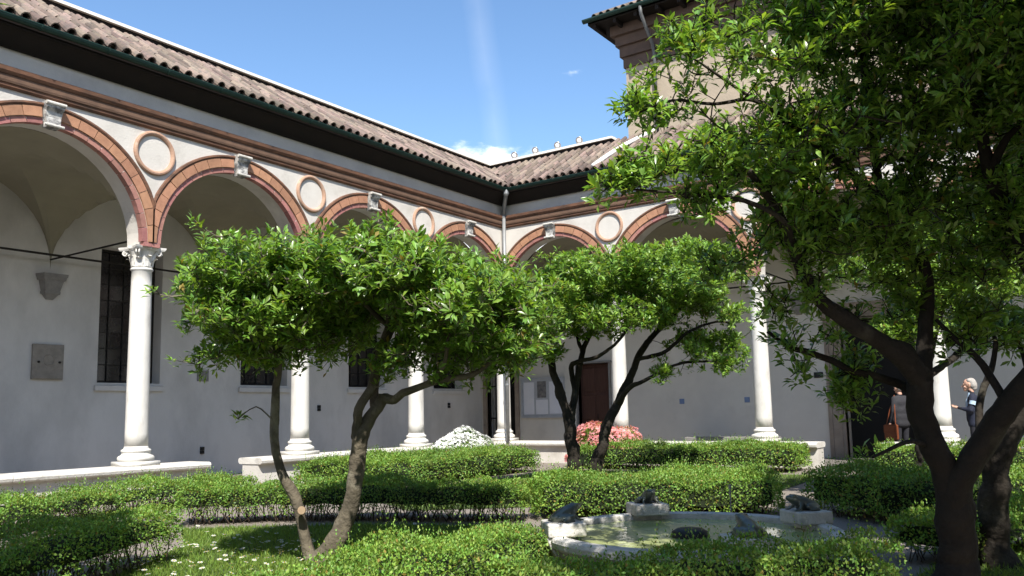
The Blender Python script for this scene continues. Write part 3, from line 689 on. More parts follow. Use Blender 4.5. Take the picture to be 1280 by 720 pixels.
def limb_mesh(pts, sides=12, knots=0, bark='bark', name='limb', flare=False):
    L, r = smooth_line(pts, .05); m = len(L); wob = np.cumsum(rng.normal(size=(m, 3)), 0); wob -= np.linspace(wob[0], wob[-1], m); L = L+np.clip(wob*.10, -.5, .5)*r[:, None]*min(1, .06/max(r[0], .01)+.5)
    ph = rng.uniform(0, 6.28, 8); q = MB(); vs = []; fs = []; prev = None
    kn = [(rng.uniform(0, m), rng.uniform(0, 6.28), rng.uniform(.15, .42)) for _ in range(knots)]
    for i in range(m):
        t = unit(L[min(i+1, m-1)]-L[max(i-1, 0)])
        a = np.cross(t, (.3, .9, .1)) if prev is None else prev-t*np.dot(prev, t)
        a = unit(a); prev = a; b = np.cross(t, a)
        for k in range(sides):
            th = 2*math.pi*k/sides; w = 1+.06*math.sin(3*th+ph[0]+i*.13)+.05*math.sin(2*th+ph[1]-i*.21)+.05*math.sin(i*.5+ph[2])+rng.uniform(-.03, .03)
            for (ki, kt, ka) in kn:
                dd = (i-ki)**2*.45+((th-kt+math.pi) % (2*math.pi)-math.pi)**2*3.0
                w += ka*math.exp(-dd)
            if flare: w *= 1+.30*math.exp(-i*.30)*(1+.35*math.sin(3*th+ph[3]))
            vs.append(L[i]+(a*math.cos(th)+b*math.sin(th))*r[i]*w)
    for i in range(m-1):
        for k in range(sides): l = (k+1) % sides; fs.append((i*sides+k, i*sides+l, (i+1)*sides+l, (i+1)*sides+k))
    fs.append(tuple((m-1)*sides+k for k in range(sides))); q.add(vs, fs); return q
def tree(limbs, crown, label, tips, leaf_len=.10, singles=0, bark='bark', leafm='leaf', group='magnolia trees in the cloister garden', per=(8, 12), twig_n=3, knots=11, clumpy=1.0):
    base = limbs[0][0]; root = empty('magnolia_tree', (base[0], base[1], 0), label, 'tree', group)
    nodes = []; trunk = None
    for i, l in enumerate(limbs):
        q = limb_mesh(l, 14 if l[0][3] > .06 else 8, knots if l[0][3] > .06 else 2, flare=(l[0][2] < .05))
        o = q.obj('trunk' if trunk is None else 'limb', bark, root if trunk is None else trunk, fix=False, smooth=True)
        if trunk is None: trunk = o
        P, r = smooth_line(l, .10)
        if l[0][3] > .1: P = P[len(P)//2:]
        nodes.append(P[len(P)//4:])
    N = np.concatenate(nodes)
    # twig tips spread through the crown's clumps, denser towards the outside
    wt = np.array([c[6] if len(c) > 6 else 1.0 for c in crown]); cr = np.array([c[:6] for c in crown]); w = wt*(cr[:, 3]*cr[:, 5]+cr[:, 3]*cr[:, 4]+cr[:, 4]*cr[:, 5]); w = w/w.sum()
    A = []
    for c, k in zip(cr, rng.multinomial(tips, w)):
        if k == 0: continue
        kc = max(1, k//9); d = unit(rng.normal(size=(kc, 3))); rr = rng.uniform(.15, 1, size=(kc, 1))**.45
        d[:, 2] = np.where(d[:, 2] < -.45, -d[:, 2]*.8, d[:, 2])
        pick = rng.integers(0, kc, k); sg = np.array([.15/c[3], .15/c[4], .085/c[5]])*clumpy
        d = (d*rr)[pick]+rng.normal(size=(k, 3))*np.minimum(sg, .45); rr = 1
        A.append(c[:3]+(d*rr)[:, 0:1]*AX*c[3]+(d*rr)[:, 1:2]*AY*c[4]+(d*rr)[:, 2:3]*AZ*c[5])
    A = np.concatenate(A)
    D0 = np.min(np.linalg.norm(A[:, None, :]-N[None, ::2, :], axis=2), axis=1); A = A[np.argsort(D0)]
    pool = np.zeros((len(N)+len(A)*10, 3)); pool[:len(N)] = N; cnt = len(N)
    tw = MB(); TP = []; TD = []
    for a in A:
        dist = np.linalg.norm(pool[:cnt]-a, axis=1)+.35*np.maximum(0, pool[:cnt, 2]-a[2]); j = int(np.argmin(dist)); b = pool[j].copy(); v = a-b; ln = np.linalg.norm(v)
        if ln < .02: continue
        k = max(2, int(ln/.10)+1); side = rng.normal(size=3)*ln*.09; pl = []
        for i in range(k+1):
            t = i/k; pl.append(b+v*t+side*math.sin(math.pi*t)+np.array([0, 0, -.10*ln*math.sin(math.pi*t)]))
        r0 = min(.016, .004+.009*ln); tw.tube(pl, [r0+(.0035-r0)*i/k for i in range(k+1)], 3, cap=False)
        for p in pl[1:]: pool[cnt] = p; cnt += 1
        dr = unit(np.array(pl[-1])-np.array(pl[-2])); TP.append(pl[-1]); TD.append(unit(dr*.55+np.array([0, 0, .75])+rng.normal(size=3)*.28))
        for q_ in range(twig_n-1):
            i = max(1, k-1-q_); b2 = np.array(pl[i]); d2 = unit(rng.normal(size=3)+np.array([0, 0, .6])+dr*.4); l2 = rng.uniform(.05, .14); e = b2+d2*l2
            tw.tube([b2, e], [.004, .0025], 3, cap=False); TP.append(e); TD.append(unit(d2*.6+np.array([0, 0, .6])+rng.normal(size=3)*.2))
    kind(tw.obj('twigs', bark, root, fix=False), 'stuff')
    TP = np.array(TP); TD = np.array(TD); cnts = rng.integers(per[0]//2+1, per[1], len(TP))
    idx = np.repeat(np.arange(len(TP)), cnts); n = len(idx); T = TD[idx]; P = TP[idx]
    ph = rng.uniform(.50, 1.45, n)[:, None]; rad = ortho(T, rng.normal(size=(n, 3)))
    X = unit(T*np.cos(ph)+rad*np.sin(ph)); Z = ortho(X, T+rng.normal(size=(n, 3))*.35+np.array([.25, -.28, .75]))
    P = P-T*rng.uniform(0, .07, n)[:, None]+X*.008
    S = leaf_len*(.5+.75*rng.beta(2.4, 2, n))
    order = np.argsort(np.linalg.norm(P-np.array(CAM), axis=1)/S)
    one, rest = order[:singles], order[singles:]
    me = scatter_mesh('crown', P[rest], X[rest], Z[rest], S[rest], LEAF4_V, LEAF4_F, leafm)
    crown_o = bpy.data.objects.new('crown', me); COL.objects.link(crown_o); crown_o['kind'] = 'stuff'; adopt(crown_o, root); crown_o['_base'] = [0, 0, 0]
    for i in one:
        x, z = Vector(X[i]), Vector(Z[i]); y = z.cross(x); M = Matrix((x*S[i], y*S[i], z*S[i])).transposed().to_4x4(); M.translation = Vector(P[i])
        inst(LEAFMESH[leafm], 'leaf', leafm, M, crown_o)
    return root
LEAFMESH = {}
for lm in ('leaf', 'leaf_far'):
    q = MB(); q.v = [tuple(v) for v in LEAF_V]; q.f = list(LEAF_F); LEAFMESH[lm] = q.mesh('leaf', fix=False); LEAFMESH[lm].materials.append(MATS[lm])
TREE1_LIMBS = [
    [(7.32, -13.11, -0.03, 0.056), (7.28, -13.16, 0.07, 0.052), (7.24, -13.22, 0.3, 0.049), (7.23, -13.26, 0.53, 0.046), (7.17, -13.33, 0.72, 0.044), (7.12, -13.38, 0.89, 0.041), (7.11, -13.43, 1.13, 0.039), (7.13, -13.45, 1.38, 0.037), (7.16, -13.46, 1.58, 0.034), (7.19, -13.46, 1.79, 0.032), (7.22, -13.48, 2.03, 0.03), (7.26, -13.5, 2.31, 0.028), (7.31, -13.49, 2.55, 0.026)],
    [(7.2, -13.46, 1.79, 0.028), (7.18, -13.62, 1.96, 0.023), (7.22, -13.86, 2.08, 0.019), (7.15, -14.04, 2.17, 0.015), (6.94, -14.08, 2.28, 0.012)],
    [(7.22, -13.48, 2.03, 0.028), (7.22, -13.26, 2.23, 0.021), (7.23, -13.03, 2.39, 0.016), (7.32, -12.87, 2.59, 0.012)],
    [(7.31, -13.11, -0.03, 0.082), (7.41, -13.07, 0.12, 0.076), (7.53, -13.03, 0.41, 0.071), (7.63, -13.01, 0.74, 0.067), (7.69, -13.0, 1.02, 0.063), (7.77, -12.98, 1.22, 0.059), (7.85, -12.94, 1.36, 0.055), (7.91, -12.91, 1.45, 0.052)],
    [(7.69, -13.02, 1.1, 0.05), (7.74, -13.06, 1.24, 0.045), (7.78, -13.09, 1.35, 0.041), (7.81, -13.04, 1.46, 0.038), (7.83, -12.98, 1.54, 0.034), (7.82, -12.94, 1.64, 0.031), (7.84, -12.9, 1.85, 0.028), (7.92, -12.88, 2.09, 0.025), (7.93, -12.9, 2.3, 0.023), (7.92, -12.94, 2.55, 0.02)],
    [(7.85, -12.94, 1.36, 0.05), (7.8, -12.9, 1.5, 0.042), (7.8, -12.87, 1.64, 0.035), (7.74, -12.73, 1.86, 0.03), (7.74, -12.52, 2.17, 0.025), (7.85, -12.36, 2.44, 0.02), (7.99, -12.29, 2.62, 0.015)],
    [(7.91, -12.91, 1.45, 0.045), (8.04, -12.94, 1.42, 0.038), (8.2, -12.96, 1.48, 0.034), (8.43, -12.93, 1.55, 0.029), (8.57, -12.84, 1.59, 0.025), (8.74, -12.72, 1.62, 0.021), (8.89, -12.64, 1.74, 0.018), (8.9, -12.54, 1.94, 0.014)],
    [(8.43, -12.93, 1.55, 0.022), (8.65, -12.98, 1.7, 0.017), (8.73, -13.02, 1.92, 0.013), (8.77, -12.91, 2.16, 0.01)],
    [(7.92, -12.88, 2.09, 0.022), (7.63, -12.87, 2.3, 0.017), (7.56, -13.05, 2.43, 0.013), (7.61, -13.28, 2.54, 0.01)],
    [(7.12, -13.43, 1.24, 0.008), (7.1, -13.52, 1.33, 0.006), (7.08, -13.61, 1.39, 0.005), (7.03, -13.7, 1.33, 0.004), (6.98, -13.72, 1.29, 0.003)],
]
TREE1_CROWN = [(7.03, -13.68, 2.08, 0.4, 1.01, 0.31), (6.89, -13.82, 2.33, 0.23, 0.72, 0.17), (7.18, -13.5, 2.41, 0.48, 1.3, 0.33), (7.19, -13.09, 2.16, 0.37, 1.01, 0.28), (7.75, -12.74, 2.43, 0.61, 1.74, 0.28), (8.52, -12.31, 2.33, 0.37, 1.3, 0.19), (8.74, -12.12, 2.09, 0.21, 0.87, 0.27), (7.23, -12.74, 2.46, 0.56, 1.59, 0.28), (8.12, -12.72, 2.38, 0.56, 1.74, 0.25), (8.51, -12.41, 2.18, 0.44, 1.45, 0.32), (8.78, -12.41, 1.81, 0.24, 0.8, 0.21), (8.57, -12.95, 1.91, 0.33, 0.72, 0.24), (7.15, -13.22, 1.99, 0.29, 0.72, 0.19), (6.97, -13.51, 1.83, 0.34, 0.4, 0.1), (8.2, -13.12, 1.74, 0.17, 0.25, 0.13), (7.19, -12.54, 2.2, 0.2, 0.4, 0.13), (8.45, -12.99, 1.61, 0.13, 0.1, 0.04), (6.98, -13.72, 1.27, 0.08, 0.06, 0.07, 0.5)]
TREE2_LIMBS = [
    [(5.48, -5.61, -0.03, 0.125), (5.47, -5.66, 0.26, 0.111), (5.47, -5.71, 0.6, 0.1), (5.46, -5.78, 1.01, 0.091), (5.43, -5.83, 1.28, 0.082), (5.37, -5.93, 1.63, 0.074), (5.31, -6.02, 1.97, 0.065), (5.27, -6.09, 2.31, 0.058), (5.24, -6.18, 2.72, 0.05)],
    [(5.46, -5.78, 1.01, 0.08), (5.48, -5.69, 1.32, 0.068), (5.5, -5.65, 1.63, 0.059), (5.55, -5.61, 1.97, 0.051), (5.59, -5.5, 2.32, 0.044), (5.72, -5.35, 2.75, 0.037), (5.88, -5.18, 3.18, 0.03)],
    [(5.66, -5.48, -0.03, 0.12), (5.77, -5.46, 0.32, 0.107), (5.87, -5.44, 0.66, 0.098), (5.97, -5.41, 1.0, 0.089), (6.1, -5.37, 1.27, 0.082), (6.24, -5.3, 1.54, 0.074), (6.37, -5.25, 1.81, 0.067), (6.51, -5.2, 2.15, 0.06), (6.68, -5.13, 2.42, 0.053), (6.85, -4.81, 2.77, 0.046), (7.06, -4.58, 3.05, 0.04)],
    [(6.16, -5.34, 1.4, 0.05), (6.47, -5.53, 1.64, 0.042), (6.74, -5.6, 1.75, 0.036), (6.95, -5.59, 1.84, 0.03), (7.24, -5.41, 2.0, 0.025), (7.53, -5.1, 2.07, 0.021), (7.85, -4.87, 2.06, 0.016)],
    [(5.5, -5.65, 1.63, 0.05), (5.44, -5.69, 2.04, 0.043), (5.66, -5.8, 2.14, 0.038), (6.08, -5.88, 2.2, 0.033), (6.41, -5.92, 2.36, 0.028), (6.64, -5.92, 2.57, 0.024), (6.77, -5.86, 2.83, 0.02)],
    [(6.51, -5.2, 2.15, 0.04), (7.06, -5.32, 2.25, 0.031), (7.5, -5.31, 2.55, 0.025), (7.89, -5.06, 2.71, 0.019), (8.07, -4.81, 2.68, 0.014)],
    [(5.27, -6.09, 2.31, 0.03), (5.21, -6.4, 2.44, 0.02), (5.17, -6.69, 2.56, 0.012)],
    [(5.59, -5.5, 2.32, 0.035), (5.44, -5.57, 2.89, 0.022), (5.36, -5.69, 3.32, 0.012)],
]
TREE2_CROWN = [(5.37, -6.12, 2.97, 0.8, 1.35, 0.76), (5.4, -6.49, 2.29, 0.35, 0.68, 0.27), (5.97, -5.76, 3.42, 1.07, 1.76, 0.55), (6.79, -5.2, 3.44, 1.1, 1.76, 0.58), (7.54, -5.09, 2.97, 0.8, 1.35, 0.56), (7.7, -4.89, 2.34, 0.53, 0.81, 0.24), (7.1, -5.5, 1.93, 0.32, 0.3, 0.14), (7.88, -4.84, 1.98, 0.37, 0.35, 0.19), (6.35, -5.78, 2.78, 1.01, 1.22, 0.3), (5.04, -6.56, 2.71, 0.35, 0.81, 0.54), (7.34, -4.48, 3.68, 0.84, 1.22, 0.49)]
TREE3_LIMBS = [
    [(12.15, -12.06, -0.03, 0.135), (12.14, -12.09, 0.09, 0.123), (12.15, -12.11, 0.3, 0.115), (12.15, -12.14, 0.5, 0.107), (12.15, -12.17, 0.71, 0.1), (12.13, -12.21, 0.89, 0.093), (12.1, -12.25, 1.04, 0.087), (12.08, -12.29, 1.22, 0.08), (12.08, -12.32, 1.37, 0.074), (12.1, -12.32, 1.48, 0.068)],
    [(12.1, -12.32, 1.45, 0.075), (12.02, -12.45, 1.57, 0.066), (11.94, -12.58, 1.67, 0.06), (11.87, -12.7, 1.74, 0.054), (11.77, -12.85, 1.83, 0.049), (11.69, -12.91, 1.9, 0.043), (11.64, -13.03, 2.03, 0.038), (11.6, -13.14, 2.19, 0.034), (11.56, -13.19, 2.36, 0.029), (11.51, -13.32, 2.54, 0.024), (11.42, -13.46, 2.72, 0.02)],
    [(12.1, -12.32, 1.45, 0.06), (12.11, -12.21, 1.64, 0.052), (12.13, -12.16, 1.83, 0.047), (12.15, -12.11, 2.02, 0.042), (12.15, -12.15, 2.23, 0.037), (12.05, -12.25, 2.44, 0.033), (11.95, -12.34, 2.63, 0.028), (11.93, -12.4, 2.93, 0.024), (11.92, -12.46, 3.3, 0.02)],
    [(12.08, -12.31, 1.32, 0.04), (11.95, -12.23, 1.44, 0.034), (11.79, -12.29, 1.5, 0.03), (11.68, -12.37, 1.53, 0.026), (11.55, -12.42, 1.61, 0.022), (11.4, -12.47, 1.68, 0.019), (11.32, -12.53, 1.7, 0.015), (11.21, -12.62, 1.81, 0.012)],
    [(12.19, -12.12, 0.55, 0.088), (12.28, -12.22, 0.82, 0.084), (12.37, -12.24, 0.98, 0.081), (12.47, -12.25, 1.12, 0.078), (12.57, -12.27, 1.25, 0.075), (12.67, -12.27, 1.4, 0.073), (12.77, -12.23, 1.58, 0.07), (12.85, -12.22, 1.84, 0.068)],
    [(12.57, -12.27, 1.25, 0.03), (12.44, -12.21, 1.54, 0.023), (12.3, -12.21, 1.71, 0.017), (12.19, -12.19, 1.85, 0.012)],
    [(12.83, -12.23, 1.84, 0.07), (12.76, -12.32, 2.18, 0.056), (12.68, -12.31, 2.5, 0.046), (12.6, -12.4, 2.75, 0.037), (12.56, -12.47, 3.05, 0.028), (12.49, -12.56, 3.35, 0.02)],
    [(12.83, -12.23, 1.84, 0.08), (12.94, -12.35, 2.35, 0.064), (12.97, -12.52, 2.8, 0.051), (12.92, -12.63, 3.36, 0.04), (12.88, -12.73, 3.83, 0.03)],
    [(11.95, -12.34, 2.63, 0.03), (11.86, -12.55, 2.77, 0.025), (11.78, -12.74, 2.87, 0.022), (11.67, -12.84, 2.98, 0.019), (11.56, -13.06, 3.1, 0.016), (11.42, -13.29, 3.2, 0.014), (11.25, -13.53, 3.14, 0.011), (11.05, -13.67, 3.17, 0.008), (10.88, -13.78, 3.1, 0.006)],
    [(11.6, -13.14, 2.19, 0.022), (11.59, -13.43, 2.39, 0.017), (11.46, -13.65, 2.48, 0.014), (11.27, -13.79, 2.51, 0.011), (11.08, -13.92, 2.54, 0.008), (10.9, -14.06, 2.56, 0.005)],
    [(11.92, -12.46, 3.3, 0.03), (11.95, -12.61, 3.63, 0.023), (11.91, -12.8, 3.9, 0.017), (11.81, -12.91, 4.16, 0.012)],
    [(11.93, -12.39, 2.87, 0.025), (11.98, -12.25, 2.98, 0.02), (12.12, -11.9, 2.98, 0.016), (12.39, -11.6, 2.96, 0.013), (12.67, -11.4, 2.94, 0.01)],
    [(12.6, -12.4, 2.75, 0.03), (12.71, -12.47, 2.91, 0.02), (12.81, -12.41, 3.01, 0.012)],
    [(11.42, -13.29, 3.2, 0.012), (11.3, -13.51, 3.31, 0.008), (11.15, -13.64, 3.44, 0.005)],
    [(12.1, -12.25, 1.02, 0.022), (12.05, -12.54, 1.07, 0.016), (11.97, -12.72, 1.04, 0.012), (11.89, -12.89, 0.99, 0.008)],
]
TREE3_CROWN = [(11.01, -13.7, 3.24, 0.23, 0.35, 0.19, 0.6), (10.85, -13.8, 3.09, 0.15, 0.2, 0.08, 0.9), (11.15, -13.53, 3.52, 0.24, 0.4, 0.22, 0.6), (11.39, -13.34, 3.37, 0.3, 0.5, 0.35, 0.75), (11.29, -13.47, 2.97, 0.27, 0.4, 0.12, 0.4), (10.94, -14.03, 2.59, 0.21, 0.25, 0.08, 1.6), (11.16, -13.77, 2.68, 0.23, 0.35, 0.14), (11.44, -13.45, 2.67, 0.34, 0.5, 0.25), (11.71, -12.89, 3.54, 0.46, 0.8, 0.44), (11.66, -12.83, 2.9, 0.44, 0.7, 0.32), (12.07, -12.42, 3.72, 0.54, 0.9, 0.43), (12.04, -12.36, 3.14, 0.51, 0.8, 0.37), (12.55, -12.32, 3.68, 0.52, 0.9, 0.41), (12.54, -12.24, 3.11, 0.41, 0.8, 0.36), (12.94, -12.36, 3.3, 0.39, 0.9, 0.54), (11.46, -13.27, 2.38, 0.29, 0.4, 0.17), (11.6, -13.02, 2.23, 0.2, 0.35, 0.15), (11.26, -13.66, 2.42, 0.16, 0.25, 0.1), (11.69, -13.01, 4.26, 0.77, 0.9, 0.31), (12.37, -12.54, 4.3, 0.88, 1.1, 0.36), (13.04, -12.4, 4.02, 0.63, 1.1, 0.49), (11.32, -12.53, 1.71, 0.13, 0.15, 0.09), (11.45, -12.53, 1.5, 0.09, 0.12, 0.12), (11.73, -12.31, 1.33, 0.12, 0.2, 0.18), (12.04, -12.15, 2.6, 0.27, 0.4, 0.17), (12.3, -12.21, 1.71, 0.2, 0.25, 0.08), (11.87, -12.91, 1.02, 0.07, 0.12, 0.04), (11.76, -12.56, 2.38, 0.32, 0.5, 0.24), (11.98, -12.26, 2.18, 0.21, 0.4, 0.19), (11.57, -12.89, 1.97, 0.11, 0.2, 0.1), (12.49, -11.91, 2.22, 0.27, 0.5, 0.32), (12.27, -12.0, 2.68, 0.33, 0.5, 0.22), (11.55, -12.86, 2.57, 0.31, 0.5, 0.21), (11.14, -12.98, 2.24, 0.18, 0.3, 0.13), (11.78, -11.95, 2.47, 0.29, 0.4, 0.23), (11.49, -12.29, 1.73, 0.17, 0.2, 0.1), (11.36, -12.9, 1.91, 0.13, 0.2, 0.1), (11.79, -12.05, 1.55, 0.19, 0.25, 0.11), (11.62, -12.27, 1.34, 0.11, 0.2, 0.16), (12.38, -11.81, 1.86, 0.22, 0.3, 0.14), (12.0, -11.95, 1.88, 0.17, 0.25, 0.14), (11.79, -12.83, 1.83, 0.07, 0.12, 0.06), (13.33, -13.16, 3.06, 0.64, 1.3, 0.6), (12.94, -13.11, 4.24, 0.88, 1.3, 0.53), (13.13, -12.68, 2.18, 0.4, 0.9, 0.48)]
TREE4_LIMBS = [
    [(12.25, -10.44, -0.03, 0.125), (12.25, -10.47, 0.06, 0.113), (12.27, -10.51, 0.37, 0.104), (12.3, -10.53, 0.69, 0.096), (12.38, -10.51, 0.94, 0.089), (12.47, -10.48, 1.16, 0.082), (12.59, -10.42, 1.34, 0.075), (12.76, -10.34, 1.62, 0.069), (12.91, -10.28, 1.94, 0.062), (12.98, -10.3, 2.38, 0.056), (12.94, -10.39, 2.82, 0.05)],
    [(12.27, -10.51, 0.44, 0.05), (12.25, -10.56, 0.69, 0.044), (12.22, -10.6, 0.85, 0.039), (12.21, -10.64, 1.02, 0.035), (12.2, -10.55, 1.19, 0.031), (12.23, -10.43, 1.39, 0.027), (12.31, -10.29, 1.62, 0.023), (12.35, -10.29, 1.85, 0.02)],
    [(12.98, -10.3, 2.38, 0.05), (12.8, -10.47, 2.7, 0.038), (12.69, -10.59, 3.02, 0.028), (12.64, -10.67, 3.33, 0.02)],
    [(12.38, -10.51, 0.94, 0.04), (12.45, -10.11, 1.05, 0.032), (12.5, -9.99, 1.31, 0.026), (12.52, -9.89, 1.59, 0.021), (12.47, -9.96, 1.86, 0.016)],
]
TREE4_CROWN = [(12.69, -10.21, 2.89, 0.4, 0.7, 0.53), (13.06, -10.38, 3.32, 0.57, 0.9, 0.7), (12.36, -10.29, 1.88, 0.27, 0.35, 0.17), (12.5, -9.95, 1.93, 0.2, 0.3, 0.2), (13.14, -9.95, 2.47, 0.39, 0.8, 0.59), (12.8, -10.12, 3.72, 0.4, 0.6, 0.4)]
TREE5_LIMBS = [
    [(10.9, -5.37, -0.03, 0.12), (10.92, -5.42, 0.37, 0.103), (10.96, -5.48, 0.92, 0.091), (11.04, -5.51, 1.57, 0.08), (11.15, -5.52, 2.11, 0.069), (11.28, -5.49, 2.55, 0.06), (11.27, -5.56, 2.99, 0.05)],
    [(11.07, -5.51, 1.68, 0.06), (11.46, -4.92, 2.07, 0.047), (11.8, -4.5, 2.47, 0.037), (12.03, -4.41, 3.04, 0.028), (12.12, -4.42, 3.49, 0.02)],
    [(11.15, -5.52, 2.11, 0.05), (11.05, -6.0, 2.42, 0.038), (10.88, -6.29, 2.73, 0.028), (10.71, -6.33, 3.06, 0.02)],
    [(11.02, -5.51, 1.46, 0.03), (10.97, -5.96, 1.76, 0.02), (10.89, -6.18, 2.04, 0.012)],
    [(11.28, -5.49, 2.55, 0.04), (11.58, -5.7, 2.94, 0.026), (11.74, -5.65, 3.36, 0.015)],
]
TREE5_CROWN = [(11.13, -5.72, 3.45, 0.82, 1.0, 0.57), (11.85, -5.25, 3.65, 0.88, 1.1, 0.57), (10.7, -6.2, 2.99, 0.45, 0.7, 0.45), (11.55, -5.58, 2.82, 0.95, 1.0, 0.37), (12.2, -4.56, 3.17, 0.62, 0.9, 0.62), (10.9, -6.07, 2.21, 0.51, 0.5, 0.32), (11.69, -4.93, 2.39, 0.5, 0.5, 0.2)]
STUB = (7.331, -13.316, 0.499)
T1 = tree(TREE1_LIMBS, TREE1_CROWN, 'forked magnolia with a broad flat crown and two pale stems, growing in the daisy lawn', 4300, .084, 300, twig_n=3)
T2 = tree(TREE2_LIMBS, TREE2_CROWN, 'many-stemmed magnolia in front of the pink azalea, its bare dark trunks splayed in a vee', 2900, .10, 0, bark='bark_shaded', leafm='leaf_far', twig_n=3)
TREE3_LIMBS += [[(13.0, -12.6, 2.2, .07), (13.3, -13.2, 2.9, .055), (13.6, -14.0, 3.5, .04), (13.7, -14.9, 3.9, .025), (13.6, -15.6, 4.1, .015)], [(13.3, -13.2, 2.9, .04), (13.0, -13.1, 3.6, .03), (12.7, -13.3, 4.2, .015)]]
TREE3_CROWN += [(13.9, -14.3, 4.1, 1.1, 1.1, .6), (13.6, -15.6, 4.2, 1.0, .9, .5), (12.8, -13.2, 4.4, .8, .8, .5), (14.3, -13.2, 3.8, .9, .9, .7), (13.0, -16.2, 4.3, .9, .9, .45, 1.5), (13.5, -14.8, 4.4, .9, .9, .45, 1.5)]  # unseen clumps added to shade the trunk, fountain and front hedge
T3 = tree(TREE3_LIMBS, TREE3_CROWN, 'large dark-trunked magnolia beside the fountain with long low limbs reaching over it', 6400, .076, 300, bark='bark_shaded', twig_n=3)
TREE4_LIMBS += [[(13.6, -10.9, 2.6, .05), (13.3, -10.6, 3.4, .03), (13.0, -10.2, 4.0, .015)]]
TREE4_CROWN += [(13.1, -10.4, 4.0, 1.0, 1.1, .6), (12.7, -9.5, 4.2, .8, .9, .5, 1.5), (13.9, -11.2, 3.9, .9, .9, .6), (12.6, -10.6, 4.3, .8, .8, .45, 1.5)]  # canopy added beyond the frame edge to shade the hedge behind
T4 = tree(TREE4_LIMBS, TREE4_CROWN, 'slender shaded magnolia trunk rising just behind the large dark-trunked tree', 2000, .092, 100, bark='bark_shaded', twig_n=3)
T5 = tree(TREE5_LIMBS, TREE5_CROWN, 'small sunlit magnolia standing before the portal arch, behind the dark trunks', 1700, .098, 0, bark='bark_shaded', leafm='leaf_far', twig_n=3)
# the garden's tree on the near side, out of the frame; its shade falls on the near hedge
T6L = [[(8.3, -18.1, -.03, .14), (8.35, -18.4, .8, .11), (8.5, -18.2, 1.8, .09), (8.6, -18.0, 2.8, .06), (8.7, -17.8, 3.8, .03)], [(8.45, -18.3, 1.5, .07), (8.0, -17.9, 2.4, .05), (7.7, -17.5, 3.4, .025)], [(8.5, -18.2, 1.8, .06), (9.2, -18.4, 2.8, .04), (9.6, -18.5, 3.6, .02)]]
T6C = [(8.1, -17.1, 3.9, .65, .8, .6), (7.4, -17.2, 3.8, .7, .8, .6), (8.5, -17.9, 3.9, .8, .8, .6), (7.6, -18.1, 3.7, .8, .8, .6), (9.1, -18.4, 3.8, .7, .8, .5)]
T6 = tree(T6L, T6C, 'magnolia whose shade falls across the near left hedge', 850, .13, 0, bark='bark_shaded', twig_n=3)
# sawn stub on the forked tree
q = MB(); q.lathe([(.036, -.03), (.036, 0), (.033, .02), (.0, .021)], (0, 0, 0), 14, cap=False)
stub = q.mesh('sawn_stub'); 
o = inst(stub, 'sawn_stub', 'cut_wood', Matrix.Translation(STUB) @ Vector((.72, -.69, .1)).to_track_quat('Z', 'Y').to_matrix().to_4x4(), T1)

